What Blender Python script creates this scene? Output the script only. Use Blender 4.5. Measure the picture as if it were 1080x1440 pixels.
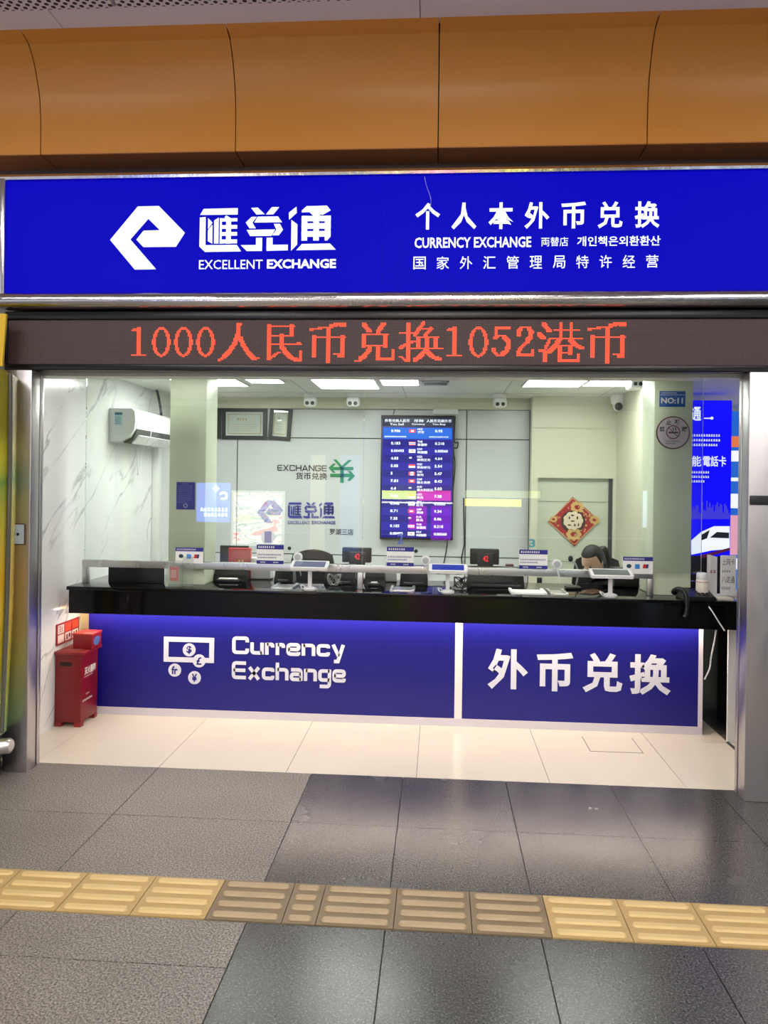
import bpy, bmesh, math, random
from mathutils import Vector, Matrix
random.seed(7)
for o in list(bpy.data.objects): bpy.data.objects.remove(o)
C = bpy.context.scene.collection
S = bpy.context.scene
PI = math.pi

# ------------------------------------------------------------------ camera
FPX, CXP, CYP, EYE = 1082.0, 540.0, 680.0, 1.62
YAW, ROLL = math.radians(4.0), .013
cy_, sy_, cr_, sr_ = math.cos(YAW), math.sin(YAW), math.cos(ROLL), math.sin(ROLL)
Fw = Vector((-sy_, cy_, 0)); R0 = Vector((cy_, sy_, 0)); U0 = Vector((0, 0, 1))
Rv = R0*cr_ + U0*sr_; Uv = U0*cr_ - R0*sr_
cam = bpy.data.cameras.new('camera'); cam_o = bpy.data.objects.new('camera', cam); C.objects.link(cam_o)
cam_o.matrix_world = Matrix(((Rv.x, Uv.x, -Fw.x, 0), (Rv.y, Uv.y, -Fw.y, 0), (Rv.z, Uv.z, -Fw.z, EYE), (0, 0, 0, 1)))
cam.sensor_fit = 'VERTICAL'; cam.sensor_height = 34.6; cam.lens = 34.6*FPX/1440
cam.shift_y = -(720-CYP)/1440
cam.clip_start = .05; cam.clip_end = 200
S.camera = cam_o

# ------------------------------------------------------------------ view, world, light levels
S.view_settings.view_transform = 'Standard'; S.view_settings.look = 'None'
S.view_settings.gamma = 1; S.view_settings.use_curve_mapping = False
S.view_settings.exposure = 0.0
W = bpy.data.worlds.new('world'); S.world = W; W.use_nodes = True
W.node_tree.nodes['Background'].inputs[0].default_value = (.9, .92, 1, 1)
W.node_tree.nodes['Background'].inputs[1].default_value = .75
L_SHOP = 20.0     # ceiling panels inside the shop
L_LOBBY = 14.0    # ceiling panels over the counter front
L_HALL = 20.0     # ceiling panels of the hall
L_STRIP = 48.0    # strip under the counter edge
L_AD = 3.0        # back-lit advertisements

# measured points of the place: where a line of sight meets a plane
def ray(px, py):
    u = (px-CXP)/FPX; v = (CYP-py)/FPX
    return Fw + Rv*u + Uv*v
def PY(px, py, Y):
    d = ray(px, py); t = Y/d.y; return Vector((t*d.x, Y, EYE+t*d.z))
def PZ(px, py, Z):
    d = ray(px, py); t = (Z-EYE)/d.z; return Vector((t*d.x, t*d.y, Z))
def PX(px, py, X):
    d = ray(px, py); t = X/d.x; return Vector((X, t*d.y, EYE+t*d.z))
def pb(x0, y0, x1, y1, Y):
    xm = (x0+x1)/2; ym = (y0+y1)/2
    return (PY(x0, ym, Y).x, PY(xm, y1, Y).z, PY(x1, ym, Y).x, PY(xm, y0, Y).z)

# ------------------------------------------------------------------ materials
def lin(c):
    r = []
    for v in c:
        v /= 255; r.append(v/12.92 if v <= .04045 else ((v+.055)/1.055)**2.4)
    return (*r, 1)
MATS = {}
def M(name, rgb, rough=.5, metal=0, emit=0, ecol=None, var=0, vscale=8, bump=0, bscale=60, spec=.5, coat=0, sample=True):
    if name in MATS: return MATS[name]
    m = bpy.data.materials.new(name); m.use_nodes = True; nt = m.node_tree; b = nt.nodes['Principled BSDF']
    b.inputs['Base Color'].default_value = lin(rgb); b.inputs['Roughness'].default_value = rough
    b.inputs['Metallic'].default_value = metal; b.inputs['Specular IOR Level'].default_value = spec
    b.inputs['Coat Weight'].default_value = coat
    if emit:
        b.inputs['Emission Color'].default_value = lin(ecol or rgb); b.inputs['Emission Strength'].default_value = emit
        if not sample: m.cycles.emission_sampling = 'NONE'
    tc = nt.nodes.new('ShaderNodeTexCoord')
    if var:
        n = nt.nodes.new('ShaderNodeTexNoise'); n.inputs['Scale'].default_value = vscale; n.inputs['Detail'].default_value = 5
        nt.links.new(tc.outputs['Object'], n.inputs['Vector'])
        mx = nt.nodes.new('ShaderNodeMix'); mx.data_type = 'RGBA'
        a = lin(rgb); mx.inputs[6].default_value = tuple(min(1, q*(1-var)) for q in a[:3])+(1,)
        mx.inputs[7].default_value = tuple(min(1, q*(1+var)) for q in a[:3])+(1,)
        nt.links.new(n.outputs['Fac'], mx.inputs[0]); nt.links.new(mx.outputs[2], b.inputs['Base Color'])
    if bump:
        n2 = nt.nodes.new('ShaderNodeTexNoise'); n2.inputs['Scale'].default_value = bscale; n2.inputs['Detail'].default_value = 3
        nt.links.new(tc.outputs['Object'], n2.inputs['Vector'])
        bp = nt.nodes.new('ShaderNodeBump'); bp.inputs['Strength'].default_value = bump; bp.inputs['Distance'].default_value = .01
        nt.links.new(n2.outputs['Fac'], bp.inputs['Height']); nt.links.new(bp.outputs['Normal'], b.inputs['Normal'])
    MATS[name] = m
    return m
def nodes(m): return m.node_tree, m.node_tree.nodes, m.node_tree.links, m.node_tree.nodes['Principled BSDF']
def ramp(nt, stops, interp='LINEAR'):
    r = nt.nodes.new('ShaderNodeValToRGB'); r.color_ramp.interpolation = interp
    while len(r.color_ramp.elements) < len(stops): r.color_ramp.elements.new(.5)
    for e, (p, c) in zip(r.color_ramp.elements, stops): e.position = p; e.color = lin(c)
    return r

def granite(name, stops, rough, scale=135):
    m = M(name, stops[1][1], rough); nt, N, L, b = nodes(m)
    tc = N.new('ShaderNodeTexCoord'); n = N.new('ShaderNodeTexNoise'); n.inputs['Scale'].default_value = scale
    n.inputs['Detail'].default_value = 3; n.inputs['Roughness'].default_value = .7
    L.new(tc.outputs['Object'], n.inputs['Vector'])
    r = ramp(nt, stops); L.new(n.outputs['Fac'], r.inputs[0])
    n2 = N.new('ShaderNodeTexNoise'); n2.inputs['Scale'].default_value = 2.2; n2.inputs['Detail'].default_value = 4
    L.new(tc.outputs['Object'], n2.inputs['Vector'])
    mx = N.new('ShaderNodeMix'); mx.data_type = 'RGBA'; mx.blend_type = 'MULTIPLY'; mx.inputs[0].default_value = .45
    r2 = ramp(nt, [(.3, (190, 188, 186)), (.7, (255, 255, 255))]); L.new(n2.outputs['Fac'], r2.inputs[0])
    L.new(r.outputs[0], mx.inputs[6]); L.new(r2.outputs[0], mx.inputs[7]); L.new(mx.outputs[2], b.inputs['Base Color'])
    mr = N.new('ShaderNodeMapRange'); mr.inputs[1].default_value = .3; mr.inputs[2].default_value = .7
    mr.inputs[3].default_value = rough-.02; mr.inputs[4].default_value = rough+.03
    L.new(n2.outputs['Fac'], mr.inputs[0]); L.new(mr.outputs[0], b.inputs['Roughness'])
    return m
granite_light = granite('granite_light', [(.34, (44, 41, 39)), (.46, (108, 102, 97)), (.56, (146, 139, 132)), (.7, (186, 178, 170))], .42)
granite_dark = granite('granite_dark', [(.34, (28, 28, 29)), (.5, (66, 65, 66)), (.6, (88, 86, 86)), (.74, (130, 127, 124))], .25)

def marble():
    m = M('white_marble', (226, 228, 228), .16); nt, N, L, b = nodes(m)
    tc = N.new('ShaderNodeTexCoord'); m0 = N.new('ShaderNodeMapping'); m0.inputs['Rotation'].default_value = (-.72, 0, 0)
    mp = N.new('ShaderNodeMapping'); mp.inputs['Scale'].default_value = (1, .42, 1.7)
    L.new(tc.outputs['Object'], m0.inputs['Vector']); L.new(m0.outputs[0], mp.inputs['Vector'])
    n = N.new('ShaderNodeTexNoise'); n.inputs['Scale'].default_value = 1.7; n.inputs['Detail'].default_value = 7; n.inputs['Distortion'].default_value = .35
    L.new(mp.outputs[0], n.inputs['Vector'])
    r = ramp(nt, [(.0, (0, 0, 0)), (.482, (0, 0, 0)), (.5, (255, 255, 255)), (.512, (0, 0, 0)), (1, (0, 0, 0))]); L.new(n.outputs['Fac'], r.inputs[0])
    n2 = N.new('ShaderNodeTexNoise'); n2.inputs['Scale'].default_value = 2.3; n2.inputs['Detail'].default_value = 2; L.new(tc.outputs['Object'], n2.inputs['Vector'])
    r2 = ramp(nt, [(.42, (0, 0, 0)), (.62, (255, 255, 255))]); L.new(n2.outputs['Fac'], r2.inputs[0])
    mu = N.new('ShaderNodeMath'); mu.operation = 'MULTIPLY'; L.new(r.outputs[0], mu.inputs[0]); L.new(r2.outputs[0], mu.inputs[1])
    mx = N.new('ShaderNodeMix'); mx.data_type = 'RGBA'; mx.inputs[6].default_value = lin((231, 232, 231)); mx.inputs[7].default_value = lin((168, 172, 174))
    L.new(mu.outputs[0], mx.inputs[0]); L.new(mx.outputs[2], b.inputs['Base Color'])
    return m
marble_m = marble()

def brushed(name, rgb, rough=.25):
    m = M(name, rgb, rough, 1); nt, N, L, b = nodes(m)
    tc = N.new('ShaderNodeTexCoord'); mp = N.new('ShaderNodeMapping'); mp.inputs['Scale'].default_value = (3, 3, 1.2)
    L.new(tc.outputs['Object'], mp.inputs['Vector'])
    n = N.new('ShaderNodeTexNoise'); n.inputs['Scale'].default_value = 5; n.inputs['Detail'].default_value = 6
    L.new(mp.outputs[0], n.inputs['Vector'])
    mr = N.new('ShaderNodeMapRange'); mr.inputs[3].default_value = rough-.08; mr.inputs[4].default_value = rough+.16
    L.new(n.outputs['Fac'], mr.inputs[0]); L.new(mr.outputs[0], b.inputs['Roughness'])
    bp = N.new('ShaderNodeBump'); bp.inputs['Strength'].default_value = .12; bp.inputs['Distance'].default_value = .02
    L.new(n.outputs['Fac'], bp.inputs['Height']); L.new(bp.outputs[0], b.inputs['Normal'])
    return m
steel = brushed('brushed_steel', (196, 192, 194), .3)
chrome = brushed('chrome_trim', (214, 210, 210), .14)
rail_m = brushed('steel_rail', (205, 208, 205), .26)

def glass_mat():
    m = bpy.data.materials.new('clear_glass'); m.use_nodes = True; nt = m.node_tree; N = nt.nodes; N.clear()
    o = N.new('ShaderNodeOutputMaterial'); mx = N.new('ShaderNodeMixShader'); fr = N.new('ShaderNodeFresnel'); fr.inputs[0].default_value = 1.6
    t = N.new('ShaderNodeBsdfTransparent'); t.inputs[0].default_value = (.962, .985, .972, 1)
    g = N.new('ShaderNodeBsdfGlossy'); g.inputs['Roughness'].default_value = .0; g.inputs[0].default_value = (1, 1, 1, 1)
    nt.links.new(fr.outputs[0], mx.inputs[0]); nt.links.new(t.outputs[0], mx.inputs[1]); nt.links.new(g.outputs[0], mx.inputs[2])
    nt.links.new(mx.outputs[0], o.inputs[0]); return m
glass = glass_mat()
def acrylic_mat():
    m = bpy.data.materials.new('clear_acrylic'); m.use_nodes = True; nt = m.node_tree; N = nt.nodes; N.clear()
    o = N.new('ShaderNodeOutputMaterial'); mx = N.new('ShaderNodeMixShader'); mx.inputs[0].default_value = .12
    t = N.new('ShaderNodeBsdfTransparent'); t.inputs[0].default_value = (.93, .95, .93, 1)
    g = N.new('ShaderNodeBsdfPrincipled'); g.inputs['Roughness'].default_value = .1; g.inputs[0].default_value = (.7, .75, .7, 1)
    nt.links.new(t.outputs[0], mx.inputs[1]); nt.links.new(g.outputs[0], mx.inputs[2]); nt.links.new(mx.outputs[0], o.inputs[0]); return m
acrylic = acrylic_mat()

def perforated():
    m = M('perforated_panel', (205, 203, 206), .5); nt, N, L, b = nodes(m)
    tc = N.new('ShaderNodeTexCoord'); v = N.new('ShaderNodeTexVoronoi'); v.inputs['Randomness'].default_value = 0; v.inputs['Scale'].default_value = 1/.034
    mp = N.new('ShaderNodeMapping'); mp.inputs['Scale'].default_value = (1, 1, 0); mp.inputs['Rotation'].default_value = (0, 0, PI/4)
    L.new(tc.outputs['Object'], mp.inputs[0]); L.new(mp.outputs[0], v.inputs['Vector'])
    r = ramp(nt, [(.0, (22, 22, 24)), (.33, (232, 228, 232))], 'CONSTANT')
    L.new(v.outputs['Distance'], r.inputs[0]); L.new(r.outputs[0], b.inputs['Base Color']); return m
perf = perforated()

def led_off():
    m = M('led_matrix_off', (46, 34, 36), .55); nt, N, L, b = nodes(m)
    tc = N.new('ShaderNodeTexCoord'); v = N.new('ShaderNodeTexVoronoi'); v.inputs['Randomness'].default_value = 0; v.inputs['Scale'].default_value = 1/LEDP
    mp = N.new('ShaderNodeMapping'); mp.inputs['Scale'].default_value = (1, 0, 1)
    mp.inputs['Location'].default_value = (0, 0, 0)
    L.new(tc.outputs['Object'], mp.inputs[0]); L.new(mp.outputs[0], v.inputs['Vector'])
    r = ramp(nt, [(.0, (128, 98, 96)), (.34, (78, 58, 58)), (.5, (26, 18, 19))])
    L.new(v.outputs['Distance'], r.inputs[0]); L.new(r.outputs[0], b.inputs['Base Color']); return m

white_paint = M('white_paint', (226, 226, 222), .55, var=.03, vscale=3)
ceil_shop = M('shop_ceiling_paint', (214, 216, 210), .6, var=.03, vscale=2)
pillar_m = M('pale_green_paint', (218, 226, 198), .35, var=.03, vscale=2)
beige = M('beige_panel', (200, 200, 178), .35, var=.04, vscale=2)
silver_panel = M('silver_wall_panel', (196, 200, 200), .3, var=.04, vscale=1.5)
cream_tile = M('cream_floor_tile', (222, 212, 196), .14, var=.03, vscale=2)
grout = M('grout', (96, 90, 84), .8, var=.1)
dark_grout = M('dark_grout', (42, 40, 40), .8, var=.1)
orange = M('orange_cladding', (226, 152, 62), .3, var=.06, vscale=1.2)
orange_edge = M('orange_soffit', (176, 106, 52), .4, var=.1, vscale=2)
lav_ceiling = M('pale_ceiling_paint', (236, 230, 234), .6, var=.03, vscale=1.5)
black_stone = M('black_polished_stone', (6, 6, 8), .07, spec=.3, var=.2, vscale=6)
black_pl = M('black_plastic', (14, 14, 15), .35, var=.1, vscale=20)
dark_pl = M('charcoal_plastic', (34, 34, 37), .4, var=.1, vscale=20)
white_pl = M('white_plastic', (226, 227, 226), .35, var=.02, vscale=12)
grey_pl = M('grey_plastic', (166, 172, 172), .4, var=.03, vscale=12)
panel_blue = M('blue_panel_film', (19, 17, 118), .36, var=.05, vscale=1.5, spec=.4)
panel_blue.node_tree.nodes['Principled BSDF'].inputs['Sheen Weight'].default_value = .14; panel_blue.node_tree.nodes['Principled BSDF'].inputs['Sheen Roughness'].default_value = .35
panel_letter = M('pale_letter', (214, 214, 226), .4)
sign_blue = M('backlit_blue', (0, 0, 24), .5, spec=.06, emit=1.0, ecol=(4, 2, 190), sample=True)
sign_white = M('backlit_white', (225, 232, 240), .3, emit=.75, ecol=(232, 240, 252), sample=False)
led_lit = M('led_lit', (200, 60, 40), .5, emit=1.1, ecol=(252, 84, 46), sample=False)
light_shop = M('shop_light_diffuser', (255, 255, 255), .5, emit=L_SHOP, ecol=(252, 255, 248))
light_lobby = M('lobby_light_diffuser', (255, 255, 255), .5, emit=L_LOBBY, ecol=(255, 252, 244))
light_hall = M('hall_light_diffuser', (255, 255, 255), .5, emit=L_HALL, ecol=(255, 250, 244))
strip_m = M('counter_strip_light', (255, 240, 215), .5, emit=L_STRIP, ecol=(255, 236, 214))
edge_light = M('warm_edge_light', (255, 240, 205), .5, emit=1.2, ecol=(255, 240, 205))
red_box = M('red_enamel', (118, 12, 20), .3, var=.08, vscale=6)
red_dark = M('red_enamel_lid', (136, 22, 26), .35, var=.1, vscale=8)
red_text = M('red_print', (196, 28, 30), .5)
white_ink = M('white_print', (236, 232, 228), .5)
black_ink = M('black_print', (20, 20, 22), .5)
blue_ink = M('blue_print', (30, 36, 130), .45)
green_ink = M('green_print', (24, 128, 72), .45)
yellow_tile = M('yellow_tactile_tile', (208, 180, 122), .38, var=.1, vscale=5, bump=.1, bscale=30); yellow_base = M('yellow_tile_base', (182, 152, 98), .5, var=.14, vscale=7); worn_base = M('worn_tile_base', (124, 106, 80), .5, var=.2, vscale=7)  # tile base between the raised bars, coloured darker than the bars
yellow_worn = M('worn_tactile_tile', (166, 144, 108), .4, var=.22, vscale=6, bump=.15, bscale=30)
navy_cloth = M('black_cloth', (14, 15, 18), .8, var=.1, vscale=30)
skin = M('skin', (206, 164, 138), .5, var=.05, vscale=20)
hair_m = M('dark_hair', (14, 12, 13), .62, var=.2, vscale=40)
paper = M('paper', (232, 232, 228), .6, var=.02)
gold = M('gold_print', (206, 170, 104), .4, var=.15, vscale=30)

# ------------------------------------------------------------------ mesh helpers
class MB:
    def __init__(s): s.v = []; s.f = []; s.mi = []; s.sm = []
    def add(s, vs, fs, mi=0, smooth=False):
        n = len(s.v); s.v += [Vector(v) for v in vs]
        for f in fs: s.f.append([n+i for i in f]); s.mi.append(mi); s.sm.append(smooth)
        return s
    def box(s, a, b, mi=0):
        x0, y0, z0 = [min(p, q) for p, q in zip(a, b)]; x1, y1, z1 = [max(p, q) for p, q in zip(a, b)]
        return s.add([(x0,y0,z0),(x1,y0,z0),(x1,y1,z0),(x0,y1,z0),(x0,y0,z1),(x1,y0,z1),(x1,y1,z1),(x0,y1,z1)],
                     [(3,2,1,0),(4,5,6,7),(0,1,5,4),(1,2,6,5),(2,3,7,6),(3,0,4,7)], mi)
    def rbox(s, a, b, r=.01, mi=0, seg=3):            # box with rounded edges
        bm = bmesh.new(); lo = [min(p, q) for p, q in zip(a, b)]; hi = [max(p, q) for p, q in zip(a, b)]
        bmesh.ops.create_cube(bm, size=1)
        for v in bm.verts: v.co = Vector([(l+h)/2+c*(h-l) for l, h, c in zip(lo, hi, v.co)])
        r = min(r, .49*min(h-l for l, h in zip(lo, hi)))
        bmesh.ops.bevel(bm, geom=list(bm.edges), offset=r, segments=seg, profile=.5, affect='EDGES')
        return s.bm(bm, mi, True)
    def bm(s, bm, mi=0, smooth=False, mat=None):
        bm.verts.index_update(); s.add([(mat @ v.co if mat else v.co) for v in bm.verts], [[v.index for v in f.verts] for f in bm.faces], mi, smooth); bm.free(); return s
    def ring(s, prof, c, axis='Z', n=24, mi=0, smooth=True, cap=True):   # lathe profile [(r,h)] about axis through c
        vs = []; fs = []; c = Vector(c)
        for r, h in prof:
            for i in range(n):
                a = 2*PI*i/n; p = (r*math.cos(a), r*math.sin(a), h)
                if axis == 'Y': p = (p[0], h, -p[1]) if False else (p[0], h, p[1])
                if axis == 'X': p = (h, p[0], p[1])
                vs.append(c+Vector(p))
        for k in range(len(prof)-1):
            for i in range(n): fs.append((k*n+i, k*n+(i+1) % n, (k+1)*n+(i+1) % n, (k+1)*n+i))
        if cap: fs += [tuple(range(n))[::-1], tuple((len(prof)-1)*n+i for i in range(n))]
        return s.add(vs, fs, mi, smooth)
    def tube(s, pts, r, n=8, mi=0):
        pts = [Vector(p) for p in pts]; vs = []; fs = []; m = len(pts)
        rs = r if isinstance(r, (list, tuple)) else [r]*m
        up = None
        for k, p in enumerate(pts):
            t = (pts[min(k+1, m-1)]-pts[max(k-1, 0)]).normalized()
            if up is None: up = t.orthogonal().normalized()
            up = (up - t*up.dot(t)).normalized(); b = t.cross(up)
            for i in range(n):
                a = 2*PI*i/n; vs.append(p+(up*math.cos(a)+b*math.sin(a))*rs[k])
        for k in range(m-1):
            for i in range(n): fs.append((k*n+i, k*n+(i+1) % n, (k+1)*n+(i+1) % n, (k+1)*n+i))
        fs += [tuple(range(n))[::-1], tuple((m-1)*n+i for i in range(n))]
        return s.add(vs, fs, mi, True)
    def sphere(s, c, r, sc=(1, 1, 1), mi=0, n=16):
        bm = bmesh.new(); bmesh.ops.create_uvsphere(bm, u_segments=n, v_segments=n//2+2, radius=1)
        for v in bm.verts: v.co = Vector([c[i]+v.co[i]*r*sc[i] for i in range(3)])
        return s.bm(bm, mi, True)
    def prism(s, poly, fr, d0, d1, mi=0):             # 2D polygon in frame fr, from d0 to d1 along its normal
        bm = bmesh.new(); o, ri, up = fr; nrm = ri.cross(up)
        a = 0
        for i in range(len(poly)):
            p, q = poly[i], poly[(i+1) % len(poly)]; a += p[0]*q[1]-q[0]*p[1]
        if a < 0: poly = poly[::-1]
        n = len(poly)
        vs = [o+ri*u+up*v+nrm*d1 for u, v in poly]+[o+ri*u+up*v+nrm*d0 for u, v in poly]
        fs = [tuple(range(n))]+[(n+i, n+(i+1) % n, (i+1) % n, i) for i in range(n)]
        if d0 != d1: fs.append(tuple(range(2*n-1, n-1, -1)))
        bm.free()
        return s.add(vs, fs, mi)
    def sweep(s, prof, x0, x1, mi=0, smooth=False, close=True):         # profile [(y,z)] extruded along X
        n = len(prof); vs = [(x0, y, z) for y, z in prof]+[(x1, y, z) for y, z in prof]
        fs = [(i, (i+1) % n, n+(i+1) % n, n+i) for i in range(n if close else n-1)]
        if close: fs += [tuple(range(n))[::-1], tuple(range(n, 2*n))]
        return s.add(vs, fs, mi, smooth)
    def text(s, body, box, fr, d0=.0, d1=.002, bold=0, mi=0, shear=0, keep=False):
        cu = bpy.data.curves.new('t', 'FONT'); cu.body = body; cu.size = 1; cu.offset = bold; cu.shear = shear; cu.resolution_u = 2
        ob = bpy.data.objects.new('t', cu); C.objects.link(ob); bpy.context.view_layer.update()
        me = ob.to_mesh(); vs = [v.co.copy() for v in me.vertices]; fs = [tuple(p.vertices) for p in me.polygons]
        ob.to_mesh_clear(); bpy.data.objects.remove(ob); bpy.data.curves.remove(cu)
        if not vs: return s
        x0 = min(v.x for v in vs); x1 = max(v.x for v in vs); y0 = min(v.y for v in vs); y1 = max(v.y for v in vs)
        u0, v0, u1, v1 = box; o, ri, up = fr; nrm = ri.cross(up)
        kx = (u1-u0)/max(1e-6, x1-x0); ky = (v1-v0)/max(1e-6, y1-y0)
        if keep: kx = ky = min(abs(kx), ky)
        out = [o+ri*(u0+(v.x-x0)*kx)+up*(v0+(v.y-y0)*ky)+nrm*d1 for v in vs]
        return s.add(out, fs, mi)
    def build(s, name, mat, parent=None, origin=None):
        me = bpy.data.meshes.new(name)
        if parent is not None: org = WORLD[parent]
        elif origin is not None: org = Vector(origin)
        else:
            xs = [v.x for v in s.v]; ys = [v.y for v in s.v]; zs = [v.z for v in s.v]
            org = Vector(((min(xs)+max(xs))/2, (min(ys)+max(ys))/2, min(zs)))
        me.from_pydata([v-org for v in s.v], [], s.f)
        for m in (mat if isinstance(mat, (list, tuple)) else [mat]): me.materials.append(m)
        me.polygons.foreach_set('material_index', s.mi); me.polygons.foreach_set('use_smooth', s.sm)
        me.update()
        if any(s.sm): me.set_sharp_from_angle(angle=math.radians(42))
        ob = bpy.data.objects.new(name, me); C.objects.link(ob)
        if parent is not None: ob.parent = parent; WORLD[ob] = org
        else: ob.location = org; WORLD[ob] = org
        return ob
WORLD = {}
X_, Y_, Z_ = Vector((1,0,0)), Vector((0,1,0)), Vector((0,0,1))
def FY(Y): return (Vector((0, Y, 0)), X_, Z_)          # plane facing the camera side; u = X, v = Z
def FX(X): return (Vector((X, 0, 0)), Y_, Z_)          # plane facing +X; u = Y, v = Z
def FB(Y): return (Vector((0, Y, 0)), -X_, Z_)         # plane facing the shop from across the hall; u = -X
def circle(cx, cz, r, n=28, r2=None):
    return [(cx+r*math.cos(2*PI*i/n), cz+(r2 or r)*math.sin(2*PI*i/n)) for i in range(n)]
def rect(b): return [(b[0], b[1]), (b[2], b[1]), (b[2], b[3]), (b[0], b[3])]
def tag(o, label, cat, group=None):
    o['label'] = label; o['category'] = cat
    if group: o['group'] = group
    return o
def thing(name, label, cat, loc, group=None):
    o = bpy.data.objects.new(name, None); C.objects.link(o); o.empty_display_size = .05
    o.location = loc; WORLD[o] = Vector(loc); return tag(o, label, cat, group)
def struct(o): o['kind'] = 'structure'; return o
def dup(root, loc, label, rotz=0, group=None):
    r = root.copy(); C.objects.link(r); r.location = loc; r.rotation_euler = (0, 0, rotz); r['label'] = label
    if group: r['group'] = group
    for ch in list(root.children):
        c = ch.copy(); C.objects.link(c); c.parent = r
        for g in list(ch.children):
            d = g.copy(); C.objects.link(d); d.parent = c
    WORLD[r] = Vector(loc); return r
def bars(mb, box, fr, rows, d=.002, seed=1, fill=.62, mi=0, cell=None):   # rows of print too small to read
    rnd = random.Random(seed); u0, v0, u1, v1 = box; rh = (v1-v0)/rows; cw = cell or rh*fill
    for k in range(rows):
        z = v1-(k+.5)*rh; u = u0
        end = u1 if k < rows-1 else u0+(u1-u0)*rnd.uniform(.7, 1)
        while u < end-cw*.9:
            w = cw*rnd.uniform(.75, 1.0)
            mb.prism(rect((u, z-rh*fill/2, u+w*.82, z-rh*fill*.08)), fr, d, d, mi); 
            mb.prism(rect((u+w*.1, z+rh*fill*.08, u+w*.75, z+rh*fill/2)), fr, d, d, mi)
            u += cw*1.12
    return mb

def stroke(mb, pts, t, tr, fr, d, r=.0):
    P = [Vector(p) for p in pts]; Q = [P[0]]
    for i in range(1, len(P)-1):
        a, b_, c = P[i-1], P[i], P[i+1]; u = (a-b_); v = (c-b_); rr = min(r, u.length*.49, v.length*.49); u.normalize(); v.normalize()
        if rr < 1e-5: Q.append(b_); continue
        for k in range(6):
            q = k/5; Q.append((b_+u*rr)*(1-q)**2+b_*2*q*(1-q)+(b_+v*rr)*q*q)
    Q.append(P[-1]); L_, R_ = [], []
    for i, p in enumerate(Q):
        a = Q[max(i-1, 0)]; c = Q[min(i+1, len(Q)-1)]
        d1 = (p-a).normalized() if i else (c-p).normalized(); d2 = (c-p).normalized() if i < len(Q)-1 else d1
        n1 = Vector((-d1.y, d1.x)); n2 = Vector((-d2.y, d2.x)); n = (n1+n2).normalized(); k = 1/max(.5, n.dot(n1))
        L_.append(p+n*t/2*k); R_.append(p-n*t/2*k)
    for i in range(len(Q)-1):
        mb.prism([tr(L_[i]), tr(R_[i]), tr(R_[i+1]), tr(L_[i+1])], fr, d, d)
T_ = .175; h_ = T_/2; xh = .69
STROKES = {
'C': (.93, [[(.93-h_,.68),(.93-h_,1-h_),(h_,1-h_),(h_,h_),(.93-h_,h_),(.93-h_,.32)]]), 'c': (.72, [[(.72-h_,.46),(.72-h_,xh-h_),(h_,xh-h_),(h_,h_),(.72-h_,h_),(.72-h_,.24)]]),
'u': (.74, [[(h_,xh),(h_,h_),(.74-h_,h_)],[(.74-h_,xh),(.74-h_,0)]]), 'r': (.5, [[(h_,0),(h_,xh)],[(h_,xh-h_),(.5-h_,xh-h_),(.5-h_,.42)]]),
'e': (.76, [[(h_,.345),(.76-h_,.345),(.76-h_,xh-h_*.8),(h_,xh-h_*.8),(h_,h_*.8),(.76-h_,h_*.8),(.76-h_,.2)]]), 'n': (.74, [[(h_,0),(h_,xh)],[(h_,xh-h_),(.74-h_,xh-h_),(.74-h_,0)]]),
'y': (.74, [[(h_,xh),(.40,.03)],[(.74-h_,xh),(.36,-.28),(.14,-.28)]]), 'E': (.84, [[(.84,1-h_),(h_,1-h_),(h_,h_),(.84,h_)],[(h_,.5),(.8,.5)]]),
'x': (.76, [[(.1,xh),(.66,0)],[(.66,xh),(.1,0)]]), 'h': (.74, [[(h_,0),(h_,1)],[(h_,xh-h_),(.74-h_,xh-h_),(.74-h_,0)]]),
'a': (.74, [[(.06,xh-h_*.8),(.74-h_,xh-h_*.8),(.74-h_,0)],[(.74-h_,.37),(h_,.37),(h_,h_*.8),(.74-h_,h_*.8)]]), 'g': (.74, [[(.74-h_,xh),(.74-h_,-.28),(h_,-.28)],[(.74-h_,h_),(h_,h_),(h_,xh-h_),(.74-h_,xh-h_)]]),
'X': (.98, [[(.1,1),(.88,0)],[(.88,1),(.1,0)]]), 'H': (.93, [[(h_,0),(h_,1)],[(.93-h_,0),(.93-h_,1)],[(h_,.5),(.93-h_,.5)]]), 'A': (.98, [[(.06,0),(.49,.95),(.92,0)],[(.25,.28),(.73,.28)]]),
'N': (.95, [[(h_,0),(h_,1)],[(.95-h_,0),(.95-h_,1)],[(h_,.95),(.95-h_,.05)]]), 'G': (.95, [[(.95-h_,.72),(.95-h_,1-h_),(h_,1-h_),(h_,h_),(.95-h_,h_),(.95-h_,.48),(.5,.48)]]),
}
def wide_text(mb, word, box, fr, d, gap=.1, t=T_, z0=0., z1=1., r=.17):
    tot = sum(STROKES[c][0] for c in word)+gap*(len(word)-1); u0, v0, u1, v1 = box; kx = (u1-u0)/tot; ky = (v1-v0)/(z1-z0); x = 0
    for c in word:
        for p in STROKES[c][1]: stroke(mb, p, t, lambda q, x=x: (u0+(q.x+x)*kx, v0+(q.y-z0)*ky), fr, d, r if c not in 'xXyAN' else 0)
        x += STROKES[c][0]+gap
    return mb

def smooth(pts, n=6):
    P = [Vector(p) for p in pts]; out = []
    for i in range(len(P)-1):
        p0 = P[max(i-1, 0)]; p1 = P[i]; p2 = P[i+1]; p3 = P[min(i+2, len(P)-1)]
        for k in range(n):
            t = k/n; out.append(.5*((2*p1)+(p2-p0)*t+(2*p0-5*p1+4*p2-p3)*t*t+(3*p1-p0-3*p2+p3)*t**3))
    out.append(P[-1]); return out

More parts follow.
